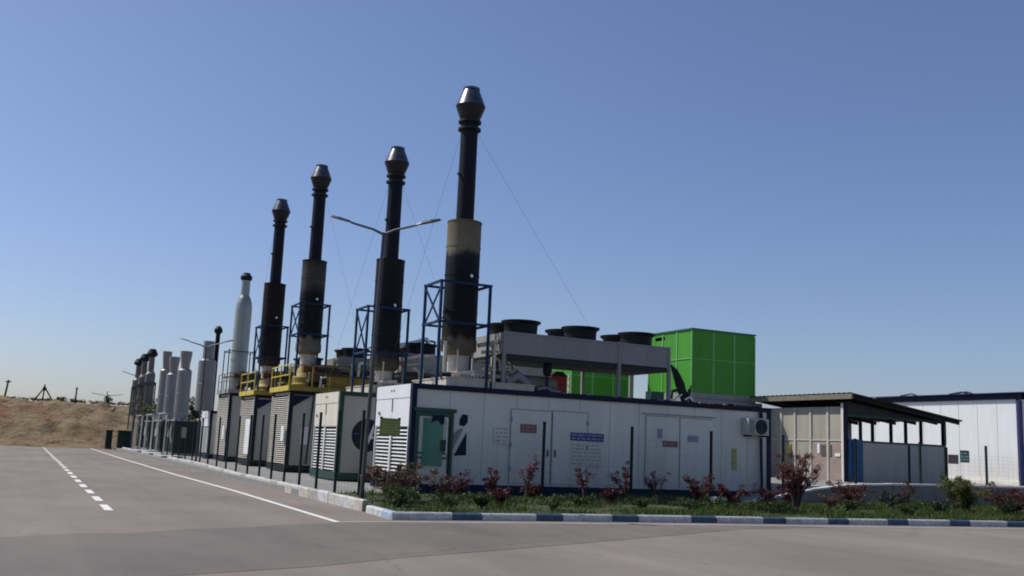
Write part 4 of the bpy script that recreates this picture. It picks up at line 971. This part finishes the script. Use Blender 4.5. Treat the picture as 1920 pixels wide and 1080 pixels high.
# ================================================================== POLES ON THE HILL
def hillz(y): return 4.9
t = thing('utility_pole', 'plain leaning wooden pole at the left end of the hill crest', 'pole', (-2.3, 145, 4.6))
MB().tube([(-.15, 0, 0), (.15, 0, 3.0)], [.14, .11], 8).build('pole', M['bark'], t); MB().box(-.2, .5, -.05, .05, 2.7, 2.85).build('crossarm', M['bark'], t)
t = thing('pylon', 'dark three legged pylon on the hill crest above the road', 'pylon', (2.2, 145, 4.9))
for a, b in (((-1.4, 0, -.3), (0, 0, 2.0)), ((1.5, 0, -.3), (0.05, 0, 2.0)), ((-.1, .5, -.3), (0.02, 0, 2.4))): MB().bar(a, b, .17).build('leg', M['black'], t)
MB().box(-.2, .24, -.14, .14, 1.6, 2.05).build('transformer', M['black'], t)
t = thing('utility_pole', 'slim straight pole right of the three legged pylon', 'pole', (6.1, 145, 4.8))
MB().tube([(0, 0, 0), (.05, 0, 2.4)], [.13, .09], 8).build('pole', M['lamp'], t); MB().box(-.2, .25, -.04, .04, 2.1, 2.18).build('crossarm', M['lamp'], t)
t = thing('mast', 'thin mast with two long level arms on the hill crest', 'mast', (10.0, 145, 4.8))
MB().bar((-.45, 0, 0), (-.02, 0, 1.3), .09).bar((.45, 0, 0), (.02, 0, 1.3), .09).bar((0, 0, 1.2), (0, 0, 2.1), .1).build('pole', M['lamp'], t)
MB().bar((-2.0, 0, 1.75), (0, 0, 1.45), .07).bar((2.0, 0, 1.75), (0, 0, 1.45), .07).build('arm', M['lamp'], t)

# ================================================================== PLANTS
def leaf_cloud(g, c, rx, ry, rz2, n, s0, s1, rr):
    for _ in range(n):
        while True:
            u = Vector((rr.uniform(-1, 1), rr.uniform(-1, 1), rr.uniform(-1, 1)))
            if u.length < 1: break
        u *= (.55 + .45 * rr.random())
        p = Vector((c[0] + u.x * rx, c[1] + u.y * ry, c[2] + u.z * rz2)); s = rr.uniform(s0, s1)
        a = Vector((rr.gauss(0, 1), rr.gauss(0, 1), rr.gauss(0, .7))).normalized(); b = a.cross(Vector((rr.gauss(0, 1), rr.gauss(0, 1), rr.gauss(0, 1)))).normalized()
        g.add([p - a * s, p + b * s * .45, p + a * s, p - b * s * .45], [(0, 1, 2, 3)])
def bush(name, label, cat, x, y, z, h, w_, nb, nl, lm, seed, ls=(.02, .042), spread=.5, clump=.2, group=None, bare=0.25):
    if y < 27: z = bedz(x, y); w_ *= 1.08; nl *= 1.1; nb = int(nb * 1.1)
    rr = random.Random(seed); t = thing(name, label, cat, (x, y, z), 0, group); nl = int(nl * (3.4 if ls[1] < .05 else 1.7))
    st = MB(); fo = MB()
    for k in range(nb):
        a = rr.uniform(0, 2 * math.pi); d = w_ / 2 * math.sqrt(rr.random()); hh = h * rr.uniform(.62, 1.0)
        tip = Vector((math.cos(a) * d, math.sin(a) * d, hh)); mid = Vector((tip.x * .3 + rr.uniform(-.05, .05), tip.y * .3, hh * .5))
        st.tube([(rr.uniform(-.05, .05), rr.uniform(-.05, .05), -.05), mid, tip], [.016 * h + .004, .011 * h + .003, .004], 5, cap=False)
        m = max(1, int(nl / nb))
        nc = 4
        for q in range(nc):
            f = bare + (1 - bare) * (q + rr.random()) / nc
            p = mid.lerp(tip, (f - .5) * 2) if f > .5 else Vector((0, 0, 0)).lerp(mid, f * 2)
            p = p + Vector((rr.uniform(-1, 1), rr.uniform(-1, 1), rr.uniform(-.5, .5))) * clump * .6
            cs = clump * rr.uniform(.5, 1.1)
            leaf_cloud(fo, p, cs, cs, cs * .75, m // nc, ls[0], ls[1], rr)
    st.build('stem', M['bark'], t, False); fo.build('foliage', lm, t, False)
    return t
G1 = 'red leaved shrubs in the bed'
bush('red_leaf_shrub', 'large rust and green shrub at the bed corner below the louvred end', 'shrub', 8.75, 24.2, .15, 1.0, 1.9, 22, 2600, LF_MIX, 1, clump=.2, group=G1)
bush('green_shrub', 'low green weedy shrub at the very corner of the bed', 'shrub', 8.2, 22.6, .13, .55, 1.3, 10, 800, LF_GR, 2, clump=.18)
bush('red_leaf_shrub', 'small rusty shrub before the green framed door', 'shrub', 9.95, 23.9, .15, .8, .9, 8, 330, LF_MIX, 3, clump=.14, group=G1)
bush('red_leaf_shrub', 'thin dark shrub directly right of the green framed door', 'shrub', 10.95, 25.2, .18, .85, .8, 7, 260, LF_RED, 4, clump=.14, group=G1)
bush('red_leaf_shrub', 'short red shrub with pale stem left of the first wall door', 'shrub', 11.75, 24.8, .18, .95, .6, 7, 300, LF_RED, 5, clump=.13, group=G1)
bush('red_leaf_sapling', 'slim red sapling with leaves high before the faded red sign', 'sapling', 12.9, 25.0, .18, 1.35, .75, 5, 180, LF_PINK, 6, clump=.13, group=G1, bare=.6)
bush('red_leaf_sapling', 'sparse dark sapling below the blue name board', 'sapling', 14.8, 25.0, .2, 1.05, .8, 6, 150, LF_RED, 7, clump=.14, group=G1, bare=.55)
bush('red_leaf_sapling', 'sparse sapling just left of the third fence post', 'sapling', 16.1, 25.0, .22, 1.15, .9, 7, 230, LF_RED, 8, clump=.15, group=G1, bare=.35)
bush('red_leaf_sapling', 'thin sapling just right of the third fence post', 'sapling', 17.3, 25.0, .24, 1.0, .8, 6, 150, LF_RED, 9, clump=.14, group=G1, bare=.5)
bush('red_leaf_shrub', 'dense red shrub left of the fourth fence post', 'shrub', 18.75, 24.8, .27, .95, 1.25, 11, 620, LF_RED, 10, clump=.17, group=G1)
bush('red_leaf_shrub', 'low spreading red shrub right of the fourth fence post', 'shrub', 19.75, 24.5, .28, .7, 1.5, 11, 560, LF_RED, 11, clump=.16, group=G1)
bush('red_leaf_tree', 'biggest red and pink leaved small tree at the container end', 'small tree', 20.72, 22.8, .25, 1.85, 1.35, 15, 1500, LF_PINK, 12, clump=.2, group=G1, bare=.42)
bush('red_leaf_shrub', 'broad dull red shrub before the blue door of the shed', 'shrub', 24.3, 24.3, .38, .85, 1.7, 12, 620, LF_RED, 13, clump=.19, group=G1)
bush('green_shrub', 'low dark green shrub before the grey low wall', 'shrub', 25.9, 24.0, .38, .6, 1.4, 9, 420, LF_DARK, 14, clump=.17)
bush('red_leaf_sapling', 'thin dark sapling before the low wall under the shed downpipe', 'sapling', 26.6, 24.1, .4, .95, .8, 6, 170, LF_RED, 15, clump=.14, group=G1)
bush('yellow_green_shrub', 'broad yellow green shrub right of the shed corner', 'shrub', 27.95, 22.9, .35, 1.2, 1.8, 24, 3200, LF_YG, 16, clump=.27)
bush('red_leaf_hedge', 'clipped red hedge at the right end of the bed', 'hedge', 30.6, 23.2, .38, .8, 2.6, 20, 1900, LF_RED, 17, clump=.24, group=G1)
bush('red_leaf_hedge', 'red hedge piece beyond the right end of the low wall', 'hedge', 33.2, 22.8, .4, .8, 2.6, 18, 1300, LF_RED, 18, clump=.24, group=G1)
for i, (px, y, hh, lab) in enumerate([(13.8, 23.6, .35, 'low green weed below the faded red sign'), (15.6, 23.3, .32, 'low green weed below the blue board'), (18.0, 23.2, .4, 'low green weed near the fourth fence post'), (22.6, 22.6, .4, 'low dark green weed right of the big red tree'), (10.4, 22.6, .4, 'low green weed below the green framed door'), (24.4, 22.0, .35, 'low green weed before the dull red shrub')]):
    bush('green_weed', lab, 'weed', px, y, bedz(px, y), hh, .9, 8, 330, LF_GR, 30 + i, clump=.13, group='weeds in the bed')
more = [(9.4, 22.3, .4, 1.0, 'g', 'low green clump at the kerb under the corner sign'), (11.3, 23.4, .5, .8, 'r', 'short dull red clump right of the green door'),
 (12.3, 22.4, .35, 1.1, 'g', 'low green clump near the kerb below the small notice'), (13.6, 25.9, .45, .8, 'r', 'short dull red clump beneath the first wall door'),
 (15.4, 24.6, .5, .8, 'r', 'short dull red clump beneath the blue name board'), (16.9, 22.6, .35, 1.2, 'g', 'low green clump near the kerb left of the fourth post'),
 (19.3, 22.2, .4, 1.2, 'g', 'low green clump near the kerb under the air conditioner'), (21.4, 24.8, .65, 1.0, 'r', 'dull red clump where the low wall begins'),
 (22.4, 25.0, .75, 1.1, 'r', 'dull red clump against the rising low wall'), (23.3, 24.0, .5, 1.2, 'm', 'rusty green clump left of the broad dull red shrub'),
 (25.2, 24.9, .7, 1.1, 'm', 'rusty green clump against the low wall under the shed'), (26.4, 22.6, .45, 1.3, 'd', 'dark green clump near the kerb left of the yellow green shrub'),
 (29.4, 22.4, .6, 1.2, 'd', 'dark green clump between yellow green shrub and hedge'), (31.6, 21.8, .5, 1.4, 'd', 'dark green clump before the clipped red hedge')]
for i, (x, y, h_, w_, k, lab) in enumerate(more):
    bush({'g': 'green_weed', 'r': 'red_leaf_shrub', 'm': 'mixed_shrub', 'd': 'green_shrub'}[k], lab, 'shrub', x, y, .1, h_, w_, 9, 330, {'g': LF_GR, 'r': LF_RED, 'm': LF_MIX, 'd': LF_DARK}[k], 70 + i, clump=.15, group='low clumps in the bed')
for i, (x, y, h_, lab) in enumerate([(3.9, 128, .9, 'tiny dark bush on the hill crest right of the pylon'), (5.2, 130, .8, 'tiny dark bush on the crest beside the slim pole'), (9.1, 131, 1.5, 'round dark bush on the crest left of the two armed mast')]):
    bush('hill_bush', lab, 'bush', x, y, 4.4, h_, h_ * 1.3, 6, 260, LF_DARK, 50 + i, ls=(.08, .16), clump=.35, group='dark bushes on the hill crest')
bush('olive_tree', 'pale olive coloured tree at the foot of the slim far stacks', 'tree', 9.4, 90.0, 1.8, 3.0, 3.2, 12, 900, LF_OL, 60, ls=(.08, .17), clump=.5)
bush('bank_tree', 'small dark tree on the bank behind the far stacks', 'tree', 14.5, 98, 2.6, 2.8, 4, 10, 800, LF_DARK, 61, ls=(.08, .17), clump=.55)
# grass and weeds of the bed: uncountable, one object
rr = random.Random(99); gv = []; gf = []
def blade(x, y, z, h_, w_):
    a = rr.uniform(0, math.pi); dx, dy = math.cos(a) * w_, math.sin(a) * w_; lx, ly = rr.uniform(-.5, .5) * h_, rr.uniform(-.5, .5) * h_
    o = len(gv); gv.extend([(x - dx, y - dy, z), (x + dx, y + dy, z), (x + lx * .5 + dx * .5, y + ly * .5 + dy * .5, z + h_ * .6), (x + lx, y + ly, z + h_)]); gf.append((o, o + 1, o + 2, o + 3))
N = 0
while N < 60000:
    x = 7.7 + (rr.random() ** .8) * 30; y1 = 27.2 if x < 21 else 25.9
    y = fry(x) + .16 + (y1 - fry(x) - .16) * rr.random() ** 1.15
    d = fbm(x * .9, y * .9, 3)
    if rr.random() > (d - .3) * 1.6: continue
    hh = rr.uniform(.04, .12) * (.35 + d * d) * (1.4 if rr.random() < .08 else 1)
    blade(x, y, bedz(x, y) - .02, hh, rr.uniform(.008, .02)); N += 1
g = MB(); g.v = gv; g.f = gf; g.mi = [0] * len(gf); g.sm = [False] * len(gf)
tag(g.build('grass', LF_GRASS, None, False), 'green grass and weeds covering the planted bed', 'grass', kind='stuff')
# small stones scattered on the bank
g = MB(); rr = random.Random(5)
for _ in range(260):
    X = rr.uniform(-14, 8); t_ = rr.random(); Y = 95.5 + t_ * 12; s = min(1, (t_ * 12) / 13); z = (s * s * (3 - 2 * s) * .55 + s * .45) * 4.4; q = rr.uniform(.06, .28)
    g.add([(X - q, Y, z), (X, Y - q, z), (X + q, Y, z), (X, Y + q, z), (X + rr.uniform(-.1, .1), Y, z + q), (X, Y, z - q)], [(0, 1, 4), (1, 2, 4), (2, 3, 4), (3, 0, 4), (1, 0, 5), (2, 1, 5), (3, 2, 5), (0, 3, 5)])
tag(g.build('loose_stones', M['mud']), 'loose stones scattered over the earth bank', 'stones', kind='stuff')

# dry scrub along the crest of the bank: uncountable, one object
rr = random.Random(77); g = MB()
for _ in range(420):
    X = rr.uniform(-18, 13); Y = rr.uniform(107, 122); z = 4.25 + (Y - 107) * .022 + rr.uniform(-.1, .05); q = rr.uniform(.08, .3)
    for k in range(5): leaf_cloud(g, (X, Y, z + q * .6), q * 1.4, q, q * .8, 3, .05, .12, rr)
tag(g.build('crest_scrub', LF_DARK, None, False), 'low dark dry scrub fringing the crest of the earth bank', 'scrub', kind='stuff')
